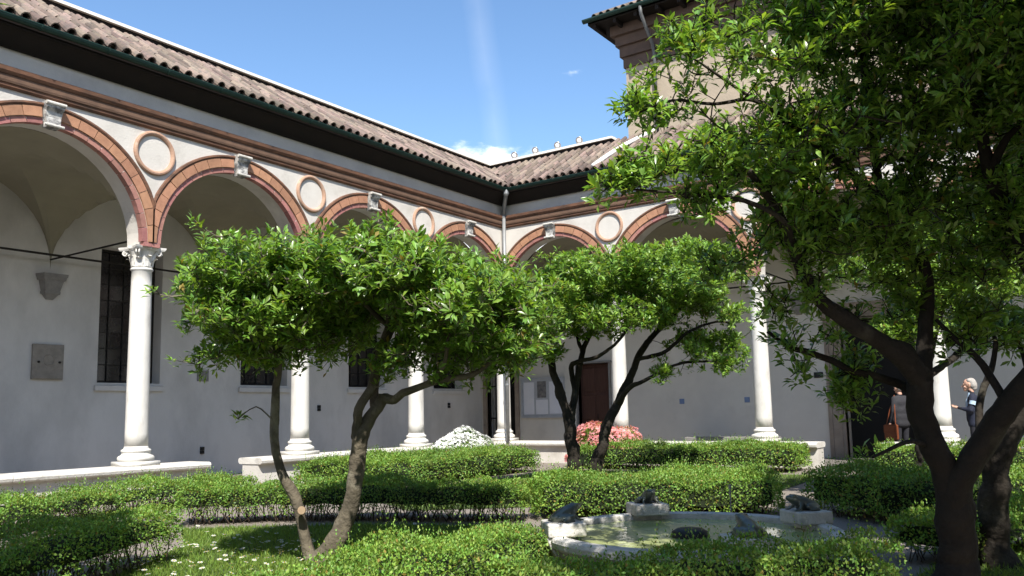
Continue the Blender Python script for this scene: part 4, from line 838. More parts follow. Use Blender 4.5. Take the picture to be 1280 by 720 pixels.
def hedge(line, width, height, label, dens=5000, clear=.10, leaf=.036, top_noise=.075, group='clipped box hedges of the garden beds', stems=60):
    """a clipped box row along a ground line: leafy shell, dark inside, bare stems below"""
    L = np.array(line, float); seg = np.linalg.norm(np.diff(L, axis=0), axis=1); tot = seg.sum()
    root = empty('hedge', (float(L[len(L)//2][0]), float(L[len(L)//2][1]), 0), label, 'hedge', group)
    cum = np.concatenate([[0], np.cumsum(seg)])
    def pos(u):
        x = np.interp(u, cum, L[:, 0]); y = np.interp(u, cum, L[:, 1]); e = .15
        dx = np.interp(np.minimum(u+e, tot), cum, L[:, 0])-np.interp(np.maximum(u-e, 0), cum, L[:, 0]); dy = np.interp(np.minimum(u+e, tot), cum, L[:, 1])-np.interp(np.maximum(u-e, 0), cum, L[:, 1])
        t = unit(np.stack([dx, dy, 0*dx], -1)); nrm = np.stack([-t[..., 1], t[..., 0], 0*dx], -1)
        return np.stack([x, y, 0*x], -1), t, nrm
    f = rng.uniform(0, 6.28, 6)
    def bump(u, v): return top_noise*(.55*np.sin(u*2.3+f[0]+v*2)+.45*np.sin(u*5.1+f[1]-v*3)+.35*np.sin(u*11+f[2]+v*9)+.3*np.sin(v*14+f[3]+u*3))
    hs = height-clear; hw = width/2
    n = int(dens*tot*(width+2*hs)/1.3)
    u = rng.uniform(-.04, tot+.04, n); q_ = rng.uniform(0, width+2*hs, n)
    top = (q_ > hs) & (q_ < hs+width); left = q_ <= hs
    hs0 = hs
    lat = np.where(top, q_-hs-hw, np.where(left, -hw, hw)); z = np.where(top, height, clear-.09+(np.where(left, q_, q_-hs-width))*(hs+.09)/hs)
    b = bump(u, lat); nz = np.where(top, 1.0, 0.0); nl = np.where(top, 0, np.sign(lat))
    # rounded shoulders, ragged lower edge, leaves buried to different depths
    sh = np.maximum(0, np.abs(lat)-(hw-.10)); z = z-np.where(top, sh*sh*4, 0)+nz*b
    lat = lat+nl*(b*.8-.25*np.maximum(0, z-(height-.12)))
    dep = rng.exponential(.028, n)-.012; z = z-nz*dep; lat = lat-nl*dep
    keep = (nz > 0) | (z > clear-.10+.24*rng.uniform(0, 1, n)**1.5) 
    end = np.minimum(u, tot-u); 
    u, lat, z, nz, nl, end = [a[keep] for a in (u, lat, z, nz, nl, end)]; n = len(u)
    # end caps: pull some leaves over the ends
    P0, t, nr = pos(np.clip(u, 0, tot)); P = P0+nr*lat[:, None]+np.stack([0*z, 0*z, z], -1)+t*(np.clip(u, None, 0)+np.maximum(u-tot, 0))[:, None]
    out = nr*nl[:, None]+np.stack([0*nz, 0*nz, nz], -1)
    X = unit(out*.5+rng.normal(size=(n, 3))*.8+np.array([0, 0, .35])); Z = ortho(X, out*.8+np.array([0, 0, .5])+rng.normal(size=(n, 3))*.6)
    parts = [(P, X, Z, leaf*rng.uniform(.6, 1.2, n))]
    m = int(dens*.06*width*hs*2)                                    # end faces
    for ue, sg in ((0, -1), (tot, 1)):
        m = int(dens*.9*width*hs); la = rng.uniform(-hw, hw, m); zz = rng.uniform(clear, height, m)
        Pe, te, ne = pos(np.full(m, float(ue))); Pq = Pe+ne*la[:, None]+te*sg*(-rng.exponential(.025, m)+.03+bump(zz*3, la)*.6-.12*np.maximum(0, zz-(height-.1))/.1)[:, None]; Pq[:, 2] = zz
        o_ = te*sg; Xe = unit(o_*.5+rng.normal(size=(m, 3))*.8+np.array([0, 0, .3])); parts.append((Pq, Xe, ortho(Xe, o_+rng.normal(size=(m, 3))*.6), leaf*rng.uniform(.6, 1.2, m)))
    # young shoots standing above the clipped top
    k = int(tot*width*300); us = rng.uniform(0, tot, k); ls = rng.uniform(-hw*.95, hw*.95, k); hh = np.abs(rng.normal(.06, .055, k))
    Ps, ts, ns = pos(us); B = Ps+ns*ls[:, None]; B[:, 2] = height+bump(us, ls)-.01
    ti = np.repeat(np.arange(k), 6); lv = np.tile(np.arange(6), k)/5.0; m = len(ti)
    Pq = B[ti]+np.stack([0*lv, 0*lv, hh[ti]*lv], -1)+rng.normal(size=(m, 3))*.004; a = rng.uniform(0, 6.28, m)
    Xs = unit(np.stack([np.cos(a), np.sin(a), .6+lv*1.3], -1)); parts.append((Pq, Xs, ortho(Xs, np.tile([0, 0, 1.], (m, 1))+rng.normal(size=(m, 3))*.2), leaf*.75*rng.uniform(.6, 1.1, m)))
    P, X, Z, S = [np.concatenate([p[i] for p in parts]) for i in range(4)]
    fo = bpy.data.objects.new('foliage', scatter_mesh('foliage', P, X, Z, S, BOX_V, BOX_F, 'box_leaf')); COL.objects.link(fo); fo['kind'] = 'stuff'; adopt(fo, root); fo['_base'] = [0, 0, 0]
    # inside
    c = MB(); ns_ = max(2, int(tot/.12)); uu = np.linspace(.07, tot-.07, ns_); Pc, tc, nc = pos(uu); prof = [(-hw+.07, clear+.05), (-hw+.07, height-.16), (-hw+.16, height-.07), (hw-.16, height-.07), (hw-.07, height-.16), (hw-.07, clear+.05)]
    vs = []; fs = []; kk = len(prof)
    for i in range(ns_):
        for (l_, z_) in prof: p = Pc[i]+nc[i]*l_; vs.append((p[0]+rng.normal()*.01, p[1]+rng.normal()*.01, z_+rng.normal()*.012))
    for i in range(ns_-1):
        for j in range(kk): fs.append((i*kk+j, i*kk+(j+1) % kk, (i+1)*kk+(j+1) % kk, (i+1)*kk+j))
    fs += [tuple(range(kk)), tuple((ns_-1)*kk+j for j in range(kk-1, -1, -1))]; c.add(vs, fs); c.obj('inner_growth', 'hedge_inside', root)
    s_ = MB(); k = int(tot*stems*max(1, width/.6)); us = rng.uniform(0.03, tot-.03, k); ls = rng.uniform(-hw+.08, hw-.08, k); Ps, ts, ns = pos(us)
    for i in range(k):
        p = Ps[i]+ns[i]*ls[i]; a = p+np.array([0, 0, -.01]); e = p+np.array([rng.normal()*.09, rng.normal()*.09, clear+.12]); mid = (a+e)/2+rng.normal(size=3)*.03
        s_.tube([a, mid, e], [.0055, .0045, .003], 4, cap=False)
    kind(s_.obj('stems', 'stem', root, fix=False), 'stuff')
    return root
HEDGES = [
    ([(3.0, -14.6), (2.1, -13.2), (1.5, -11.4), (1.2, -9.35)], .85, .35, 'box hedge before the first low wall, ending at the gap under the second arch', 3600, .14, .038),
    ([(1.6, -7.6), (1.65, -4.8), (1.7, -2.6)], 2.1, .46, 'box hedge along the low wall below the white azalea', 2600, .08, .045),
    ([(3.0, -1.25), (5.2, -1.0), (7.9, -.85)], 1.15, .50, 'box hedge along the low wall below the pink azalea', 2400, .08, .048),
    ([(9.45, -.95), (12, -.95), (16, -.95)], 1.0, .50, 'box hedge along the low wall under the man reading', 2000, .08, .048),
    ([(3.55, -11.95), (4.4, -11.05), (5.5, -10.45), (7.25, -9.75)], .66, .46, 'leggy box hedge behind the forked magnolia with gravel showing through its stems', 7000, .17, .032),
    ([(7.0, -9.15), (8.1, -8.35), (9.35, -7.45)], 1.35, .45, 'broad box hedge behind the fountain', 5200, .07, .036),
    ([(9.35, -15.4), (9.33, -14.0), (9.25, -12.75)], .66, .42, 'sunlit box hedge between the daisy lawn and the fountain', 9500, .10, .027),
    ([(7.2, -16.6), (6.6, -15.4), (5.75, -13.75)], .66, .46, 'shaded box hedge at the near corner of the daisy lawn', 8500, .20, .028),
    ([(10.5, -14.75), (10.85, -14.1), (11.4, -13.55), (11.95, -13.2)], .55, .50, 'low shaded box hedge in front of the fountain basin', 9000, .25, .027),
    ([(10.45, -8.0), (11.2, -7.2), (12.6, -6.5)], 1.5, .50, 'dark box hedge in the shade right of the fountain', 3000, .10, .042),
    ([(11.75, -10.7), (12.2, -9.6), (13.2, -8.6)], .7, .36, 'shaded box hedge curving behind the large magnolia trunk', 4200, .12, .038),
]
for a in HEDGES: hedge(a[0], a[1], a[2], a[3], a[4], a[5], a[6])

def lawn(name, poly, n, label=None, blade=.05, weed=0):
    q = MB(); q.add([(x, y, .006) for x, y in poly], [tuple(range(len(poly)))]); o = q.obj(name, 'lawn_earth'); kind(o, 'structure')
    P = np.array(poly); lo, hi = P.min(0), P.max(0); pts = []
    while sum(len(p) for p in pts) < n:
        c = rng.uniform(lo, hi, (n, 2)); ins = np.zeros(len(c), bool); j = len(P)-1
        for i in range(len(P)):
            k = (P[i, 1] > c[:, 1]) != (P[j, 1] > c[:, 1]); xx = (P[j, 0]-P[i, 0])*(c[:, 1]-P[i, 1])/(P[j, 1]-P[i, 1]+1e-12)+P[i, 0]; ins ^= k & (c[:, 0] < xx); j = i
        pts.append(c[ins])
    c = np.concatenate(pts)[:n]; n = len(c); B = np.concatenate([c, np.full((n, 1), .004)], 1)
    X = unit(np.concatenate([rng.normal(size=(n, 2))*.55, np.ones((n, 1))], 1)); Z = ortho(X, rng.normal(size=(n, 3)))
    tv = np.array([(0, -.07, 0), (0, .07, 0), (.55, .055, .05), (.55, -.055, .05), (1, 0, .22)]); tf = [(0, 1, 2, 3), (3, 2, 4)]
    g_ = bpy.data.objects.new('grass', scatter_mesh('grass', B, X, Z, blade*rng.uniform(.5, 1.4, n), tv, tf, 'grass')); COL.objects.link(g_); g_['kind'] = 'stuff'
    if label: g_['label'] = label; g_['category'] = 'grass'
    return c
LAWN1 = [(7.0, -16.3), (6.3, -14.5), (5.2, -13.0), (4.0, -12.25), (5.6, -10.95), (7.3, -10.3), (8.9, -11.9), (8.98, -15.5)]
c1 = lawn('lawn', LAWN1, 42000, 'short grass with daisies round the forked magnolia')
lawn('lawn', [(11.7, -12.2), (11.9, -9.8), (12.6, -8.6), (14.5, -7.6), (17, -8), (17, -12), (14, -11.8)], 26000, 'shaded grass under the large dark-trunked magnolia', .055)
lawn('lawn', [(3.0, -2.0), (3.4, -8.6), (5.2, -9.6), (7.0, -8.1), (8.9, -6.7), (8.6, -1.8)], 9000, 'grass under the many-stemmed magnolia', .07)
# daisies
dm = MB()
for k in range(9):
    a = 2*math.pi*k/9; b = a+.30; dm.add([(0, 0, .05), (.019*math.cos(a), .019*math.sin(a), .054), (.021*math.cos(a+.15), .021*math.sin(a+.15), .052), (.019*math.cos(b), .019*math.sin(b), .054)], [(0, 1, 2, 3)])
dme = dm.mesh('daisy', fix=False); dme.materials.append(MATS['petal_white'])
st = MB(); st.tube([(0, 0, 0), (.002, 0, .05)], .0015, 4); ste = st.mesh('stalk'); ste.materials.append(MATS['grass'])
ey = MB(); ey.lathe([(.005, 0), (.004, .003), (0, .004)], (0, 0, .052), 8, cap=False); eye = ey.mesh('daisy_eye'); eye.materials.append(MATS['daisy_eye'])
cand = [p for p in c1 if 0 < 1]
dz = 0
for p in c1[:2600]:
    rel = p-np.array([6.2, -13.4]); dens = math.exp(-(rel[0]**2+rel[1]**2)/1.0)+.02
    if rng.uniform() > dens*.55 or dz >= 280: continue
    dz += 1
    o = bpy.data.objects.new('daisy', dme); COL.objects.link(o); o.location = (p[0], p[1], .01); s = rng.uniform(.75, 1.2); o.scale = (s, s, s); o.rotation_euler = (rng.uniform(-.35, .35), rng.uniform(-.35, .35), rng.uniform(0, 6))
    tag(o, 'small white daisy in the lawn beside the forked magnolia', 'daisy', 'daisies in the lawn')
    for me_, nm in ((ste, 'stalk'), (eye, 'daisy_eye')):
        k = bpy.data.objects.new(nm, me_); COL.objects.link(k); k.parent = o

def azalea(x, y, rx, ry, rz, label, petal, nf):
    root = empty('azalea', (x, y, 0), label, 'shrub')
    n = nf*4; d = unit(rng.normal(size=(n, 3))); d[:, 2] = np.abs(d[:, 2]); f = rng.uniform(0, 6.28, 4)
    lump = 1+.10*np.sin(d[:, 0]*6+f[0])+.10*np.sin(d[:, 1]*7+f[1])+.08*np.sin(d[:, 2]*9+f[2])
    C0 = np.array([x, y, .12]); rr = np.array([rx, ry, rz-.12])
    P = C0+d*rr*(lump*rng.uniform(.75, 1.0, n))[:, None]; X = unit(d+rng.normal(size=(n, 3))*.6); Z = ortho(X, d+rng.normal(size=(n, 3))*.3)
    o = bpy.data.objects.new('foliage', scatter_mesh('foliage', P, X, Z, .05*rng.uniform(.6, 1.2, n), BOX_V, BOX_F, 'box_leaf')); COL.objects.link(o); o['kind'] = 'stuff'; adopt(o, root)
    d = d[:nf]; P = C0+d*rr*(lump[:nf]*rng.uniform(.97, 1.05, nf))[:, None]
    tv = [(0, 0, 0)]; tf = []
    for k in range(5):
        a = 2*math.pi*k/5; i = len(tv); tv += [(.5*math.cos(a-.45), .5*math.sin(a-.45), .22), (math.cos(a), math.sin(a), .35), (.5*math.cos(a+.45), .5*math.sin(a+.45), .22)]; tf.append((0, i, i+1, i+2))
    Zf = unit(d+rng.normal(size=(nf, 3))*.35); Xf = ortho(Zf, rng.normal(size=(nf, 3)))
    o = bpy.data.objects.new('blossom', scatter_mesh('blossom', P, Xf, Zf, .044*rng.uniform(.8, 1.3, nf), np.array(tv), tf, petal)); COL.objects.link(o); o['kind'] = 'stuff'; adopt(o, root)
    s = MB()
    for k in range(14):
        a = rng.uniform(0, 6.28); s.tube([(x+rng.normal()*.06, y+rng.normal()*.06, 0), (x+rx*.5*math.cos(a), y+ry*.5*math.sin(a), rz*.6)], [.012, .006], 5)
    kind(s.obj('stems', 'stem', root, fix=False), 'stuff')
azalea(.75, -2.75, .55, 1.15, .80, 'rounded azalea covered in white blossom at the cloister corner', 'petal_white', 3000)
azalea(3.35, -.8, .95, .5, .92, 'rounded azalea covered in coral pink blossom behind the splayed trunks', 'petal_pink', 2600)

# ------------------------------------------------------------------ fountain with its four frogs
def water_material():
    m = bpy.data.materials.new('water'); m.use_nodes = True; nt = m.node_tree; N = nt.nodes; L = nt.links; b = N['Principled BSDF']
    b.inputs['Roughness'].default_value = .03; b.inputs['IOR'].default_value = 1.33; b.inputs['Specular IOR Level'].default_value = .5
    g_ = N.new('ShaderNodeNewGeometry'); n = N.new('ShaderNodeTexNoise'); n.inputs['Scale'].default_value = 3.5; n.inputs['Detail'].default_value = 4; L.new(g_.outputs['Position'], n.inputs['Vector'])
    mx = N.new('ShaderNodeMixRGB'); L.new(n.outputs[0], mx.inputs[0]); mx.inputs[1].default_value = (.34, .39, .15, 1); mx.inputs[2].default_value = (.42, .46, .21, 1); L.new(mx.outputs[0], b.inputs['Base Color'])
    n2 = N.new('ShaderNodeTexNoise'); n2.inputs['Scale'].default_value = 16; n2.inputs['Detail'].default_value = 2; L.new(g_.outputs['Position'], n2.inputs['Vector'])
    bp = N.new('ShaderNodeBump'); bp.inputs['Strength'].default_value = .10; bp.inputs['Distance'].default_value = .02; L.new(n2.outputs[0], bp.inputs['Height']); L.new(bp.outputs[0], b.inputs['Normal'])
    MATS['water'] = m
water_material()
mat('basin_stone', (.62, .60, .56), (.46, .44, .41), 9, .8, .5, 50, c3=(.25, .24, .22), s3=4, t3=(.5, .72))
mat('bronze', (.10, .108, .095), (.17, .185, .155), 9, .36, .2, 40, metal=.6)
FX, FY, FR = 10.36, -12.10, 1.0
def fountain():
    w = empty('fountain', (FX, FY, 0), 'round stone fountain basin with green water and four carved corner blocks', 'fountain')
    q = MB(); q.lathe([(.80, 0), (.80, .04), (.74, .06), (.72, .12), (.85, .2), (1.02, .25), (1.09, .29), (1.12, .31), (1.13, .35), (1.12, .375), (1.10, .385), (1.03, .385), (1.01, .375), (1.005, .30), (.98, .18), (.5, .14), (.0, .14)], (FX, FY, 0), 64, cap=False)
    q.obj('basin', 'basin_stone', w, smooth=False)
    q = MB(); q.lathe([(1.004, .335), (0, .335)], (FX, FY, 0), 64, cap=False); q.obj('water', 'water', w, fix=False, smooth=True)
    blk = [(9.65, -12.78), (9.66, -11.40), (11.01, -11.36), (11.09, -12.86)]
    out = []
    for i, (x, y) in enumerate(blk):
        a = math.atan2(y-FY, x-FX); ux, uy = math.cos(a), math.sin(a)
        T = lambda u, v, z: (x+ux*u-uy*v, y+uy*u+ux*v, z)
        q = MB(); q.box(-.13, .16, -.155, .155, .38, .478, T); b = q.obj('corner_block', 'basin_stone', w, bevel=.012)
        q = MB(); pr = [(-.02, 0), (.14, 0), (.14, .06), (.10, .10), (.09, .22), (.14, .30), (.17, .378), (-.02, .378)]
        n = len(pr); vs = [T(u, v, z) for v in (-.13, .13) for u, z in pr]
        q.add(vs, [tuple(range(n)), tuple(range(2*n-1, n-1, -1))]+[(k, (k+1) % n, n+(k+1) % n, n+k) for k in range(n)]); q.obj('bracket_leg', 'basin_stone', w, bevel=.01)
        out.append((x, y, a))
    # low rounded spout stone in the middle
    q = MB(); q.lathe([(.14, .31), (.15, .34), (.135, .375), (.10, .395), (.05, .402), (.0, .40)], (FX+.03, FY-.08, 0), 20, cap=False); o = q.obj('spout_stone', 'black_metal', w, smooth=True)
    return out
BL = fountain()
def blob_mesh(name, caps, voxel, m, parent=None, smooth_it=8):
    """one continuous skin over tapered capsules [(p0, r0, p1, r1)], fused by a voxel remesh"""
    q = MB()
    for p0, r0, p1, r1 in caps:
        p0, p1 = Vector(p0), Vector(p1); d = p1-p0
        if d.length < 1e-5: d = Vector((0, 0, 1e-4)); p1 = p0+d
        t = d.normalized(); a = t.orthogonal().normalized(); b = t.cross(a); vs = []; n = 12; rings = []
        for k in range(1, 5): an = -math.pi/2+math.pi/2*k/4; rings.append((p0+t*r0*math.sin(an), r0*math.cos(an)))
        for k in range(0, 4): an = math.pi/2*k/4; rings.append((p1+t*r1*math.sin(an), r1*math.cos(an)))
        for c, r in rings:
            for k in range(n): th = 2*math.pi*k/n; vs.append(c+(a*math.cos(th)+b*math.sin(th))*r)
        vs += [p0-t*r0, p1+t*r1]; k0, k1 = len(vs)-2, len(vs)-1; fs = []
        for j in range(len(rings)-1):
            for k in range(n): l = (k+1) % n; fs.append((j*n+k, j*n+l, (j+1)*n+l, (j+1)*n+k))
        for k in range(n): l = (k+1) % n; fs.append((k0, l, k)); fs.append((k1, (len(rings)-1)*n+k, (len(rings)-1)*n+l))
        q.add(vs, fs)
    o = q.obj(name, m, parent, fix=True)
    r = o.modifiers.new('fuse', 'REMESH'); r.mode = 'VOXEL'; r.voxel_size = voxel; r.use_smooth_shade = True
    s = o.modifiers.new('soft', 'SMOOTH'); s.iterations = smooth_it; s.factor = .5
    return o
def frog(x, y, z, ang, label):
    ux, uy = math.cos(ang), math.sin(ang)
    F = lambda u, v, h: (x+ux*u*1.15-uy*v*.95, y+uy*u*1.15+ux*v*.95, z+h*.78)      # u forward
    caps = [(F(-.07, 0, .035), .048, F(.0, 0, .07), .055), (F(.0, 0, .07), .055, F(.075, 0, .115), .042), (F(.075, 0, .115), .040, F(.115, 0, .128), .024)]
    for s in (-1, 1):
        caps += [(F(.075, s*.03, .145), .015, F(.082, s*.032, .150), .014),                                                     # eyes
                 (F(-.075, s*.045, .035), .026, F(.005, s*.085, .045), .022), (F(.005, s*.085, .045), .020, F(-.07, s*.095, .014), .013), (F(-.07, s*.095, .014), .012, F(.0, s*.11, .010), .010),   # folded hind legs
                 (F(.04, s*.045, .07), .018, F(.055, s*.065, .03), .013), (F(.055, s*.065, .03), .012, F(.08, s*.07, .010), .010), (F(.08, s*.07, .009), .009, F(.105, s*.08, .008), .006), (F(.08, s*.07, .009), .008, F(.105, s*.06, .008), .006)]
    o = blob_mesh('bronze_frog', caps, .007, 'bronze', None, 3)
    tag(o, label, 'frog statue', 'bronze frogs on the fountain'); return o
FL = ['bronze frog on the fountain block nearest the daisy lawn, snout raised', 'small bronze frog on the fountain block before the broad hedge, seen from behind the water', 'bronze frog in shade on the fountain block next to the large magnolia trunk', 'pale-lit bronze frog on the fountain block by the low front hedge']
for (x, y, a), l in zip(BL, FL): frog(x, y, .478, a+math.pi+(.5 if 'daisy' in l else 0), l)
q = MB(); q.tube([(10.0, -10.3, 0), (10.0, -10.3, .52)], .008, 6); q.tube([(10.0, -10.3, .52), (10.0, -10.3, .56)], .014, 6)
tag(q.obj('sprinkler', 'pipe_grey'), 'thin grey sprinkler stake between the fountain and the broad hedge', 'sprinkler')

# ------------------------------------------------------------------ things on the walls
def notice_board():
    w = empty('notice_board', (-1.03, 3.36, 1.1), 'glazed notice board with papers on the wall between two doors', 'notice board')
    T = TR; a, b, z0, z1 = -1.75, -.30, 1.16, 2.28; d = DB
    q = MB(); q.box(a, b, d+.004, d+.05, z0, z1, T); q.obj('back_panel', 'board_frame', w)
    q = MB()
    for s0, s1, c0, c1 in ((a-.05, a, z0-.05, z1+.05), (b, b+.05, z0-.05, z1+.05), (a, b, z0-.05, z0), (a, b, z1, z1+.05)): q.box(s0, s1, d+.004, d+.09, c0, c1, T)
    q.obj('frame', 'board_frame', w)
    for (s0, s1, c0, c1, m) in ((a+.04, a+.42, z0+.06, z1-.08, 'paper'), (a+.48, a+.92, z0+.06, z0+.5, 'paper'), (a+.54, a+.86, z0+.56, z1-.06, 'photo_print'), (a+.97, b-.04, z0+.07, z1-.08, 'paper')):
        q = MB(); q.box(s0, s1, d+.051, d+.055, c0, c1, T); q.obj('sheet', m, w)
notice_board()
def plaque():
    w = empty('stone_plaque', (-3.36, -10.26, 2.1), 'square weathered stone plaque with two iron bolts below the corbel', 'plaque')
    q = MB(); q.box(9.97, 10.55, DB+.003, DB+.06, 2.09, 2.76, TL); q.obj('slab', 'brown_plaque', w, bevel=.008)
    for s in (10.05, 10.44):
        q = MB(); q.tube([TL(s, DB+.055, 2.42), TL(s, DB+.08, 2.42)], .022, 8); q.obj('bolt', 'iron', w)
    q = MB(); q.tube([TL(10.25+.10*math.cos(2*math.pi*i/24), DB+.062, 2.46+.10*math.sin(2*math.pi*i/24)) for i in range(25)], .010, 5, cap=False); q.obj('carved_ring', 'brown_plaque', w)
    q = MB(); q.box(9.99, 10.53, DB+.06, DB+.075, 2.11, 2.15, TL); q.obj('lower_rim', 'brown_plaque', w)
mat('brown_plaque', (.30, .27, .23), (.22, .20, .17), 10, .85, .4, 50)
plaque()
q = MB(); q.box(6.72, 7.0, DB+.003, DB+.03, 2.12, 2.36, TL); tag(q.obj('metal_plate', 'grey_stone', bevel=.006), 'small square dark grey plate on the wall between two windows', 'plate')
for s, z, l in ((6.84, .60, 'small black socket low on the wall beside the gap in the low wall'), (3.46, 1.5, 'small dark socket on the wall behind the column beside the forked stem'), (-1.74, 1.54, 'small dark bluish socket on the wall near the cloister corner')):
    q = MB(); q.box(s-.045, s+.045, DB+.003, DB+.04, z-.075, z-.003, TL); q.box(s-.045, s+.045, DB+.003, DB+.04, z+.003, z+.075, TL); tag(q.obj('wall_socket', 'black_metal'), l, 'socket')
for s, z, l in ((3.5, 1.5, 'small blue sign alone in the middle of the bare right wall'), (5.33, 1.5, 'small blue sign beside the tall column on the right wall')):
    q = MB(); q.box(s-.07, s+.07, DB+.003, DB+.02, z-.07, z+.07, TR); tag(q.obj('blue_sign', 'blue_sign', bevel=.006), l, 'sign')
q = MB(); q.box(7.08, 7.30, DB+.003, DB+.03, 2.0, 2.14, TR); tag(q.obj('metal_plate', 'black_metal', bevel=.006), 'small dark plate on the wall beside the stone portal', 'plate')
def bench():
    w = empty('stone_bench', (5.1, 2.9, .025), 'low grey stone bench against the right wall', 'bench')
    q = MB(); q.box(3.9, 6.3, 2.55, 3.0, .46, .56); q.obj('seat', 'grey_stone', w, bevel=.01)
    for x in (4.2, 6.0): q = MB(); q.box(x-.12, x+.12, 2.6, 2.95, .025, .46); q.obj('leg', 'grey_stone', w)
bench()
def spotlight(x, label):
    y, z = 1.7, RIDGE_Z+.187
    w = empty('spotlight', (x, y, z), label, 'spotlight', 'spotlights on the right roof ridge')
    q = MB(); q.tube([(x-.09, y, z), (x-.09, y, z+.14)], .014, 6); q.tube([(x+.09, y, z), (x+.09, y, z+.14)], .014, 6); q.box(x-.10, x+.10, y-.03, y+.03, z-.01, z+.02); q.obj('bracket', 'lamp_metal', w)
    d = Vector((.25, -.78, -.28)).normalized(); c = Vector((x, y, z+.16)); M = Matrix.Translation(c) @ d.to_track_quat('Z', 'Y').to_matrix().to_4x4()
    q = MB(); q.lathe([(.03, -.16), (.055, -.12), (.07, -.02), (.098, .05), (.10, .08), (.088, .08)], n=18); me = q.mesh('housing', smooth=True); inst(me, 'housing', 'lamp_metal', M, w)
    q = MB(); q.lathe([(.087, .068), (.06, .08), (0, .086)], n=18, cap=False); me = q.mesh('lens', smooth=True); inst(me, 'lens', 'lamp_glass', M, w)
for x, l in ((-.72, 'roof spotlight closest to the valley between the two roofs'), (.02, 'second roof spotlight from the roof valley'), (.78, 'third roof spotlight from the roof valley'), (1.50, 'roof spotlight closest to the ochre house')): spotlight(x, l)

# ------------------------------------------------------------------ people in the gallery
mat('skin', (.56, .34, .25), (.50, .29, .21), 8, .55)
mat('jacket_navy', (.016, .020, .038), (.024, .028, .048), 14, .8, .3, 60)
mat('trousers_dark', (.018, .018, .024), (.026, .026, .032), 14, .85)
mat('shirt_blue', (.42, .55, .68), (.36, .48, .62), 14, .8)
mat('hair_grey', (.42, .40, .37), (.30, .28, .26), 40, .8, .5, 80)
mat('hair_white', (.70, .68, .63), (.58, .56, .52), 40, .8, .5, 80)
mat('coat_grey', (.035, .035, .04), (.025, .025, .03), 12, .85, .3, 50)
mat('bag_orange', (.17, .048, .018), (.13, .036, .013), 12, .5, .2, 40)
mat('shoe', (.02, .016, .013), (.03, .022, .018), 12, .5)
mat('phone', (.01, .01, .012), (.015, .015, .018), 5, .2)
def frame(x, y, ang):
    ux, uy = math.cos(ang), math.sin(ang)
    return lambda u, v, h: (x+ux*u-uy*v, y+uy*u+ux*v, h+.025)
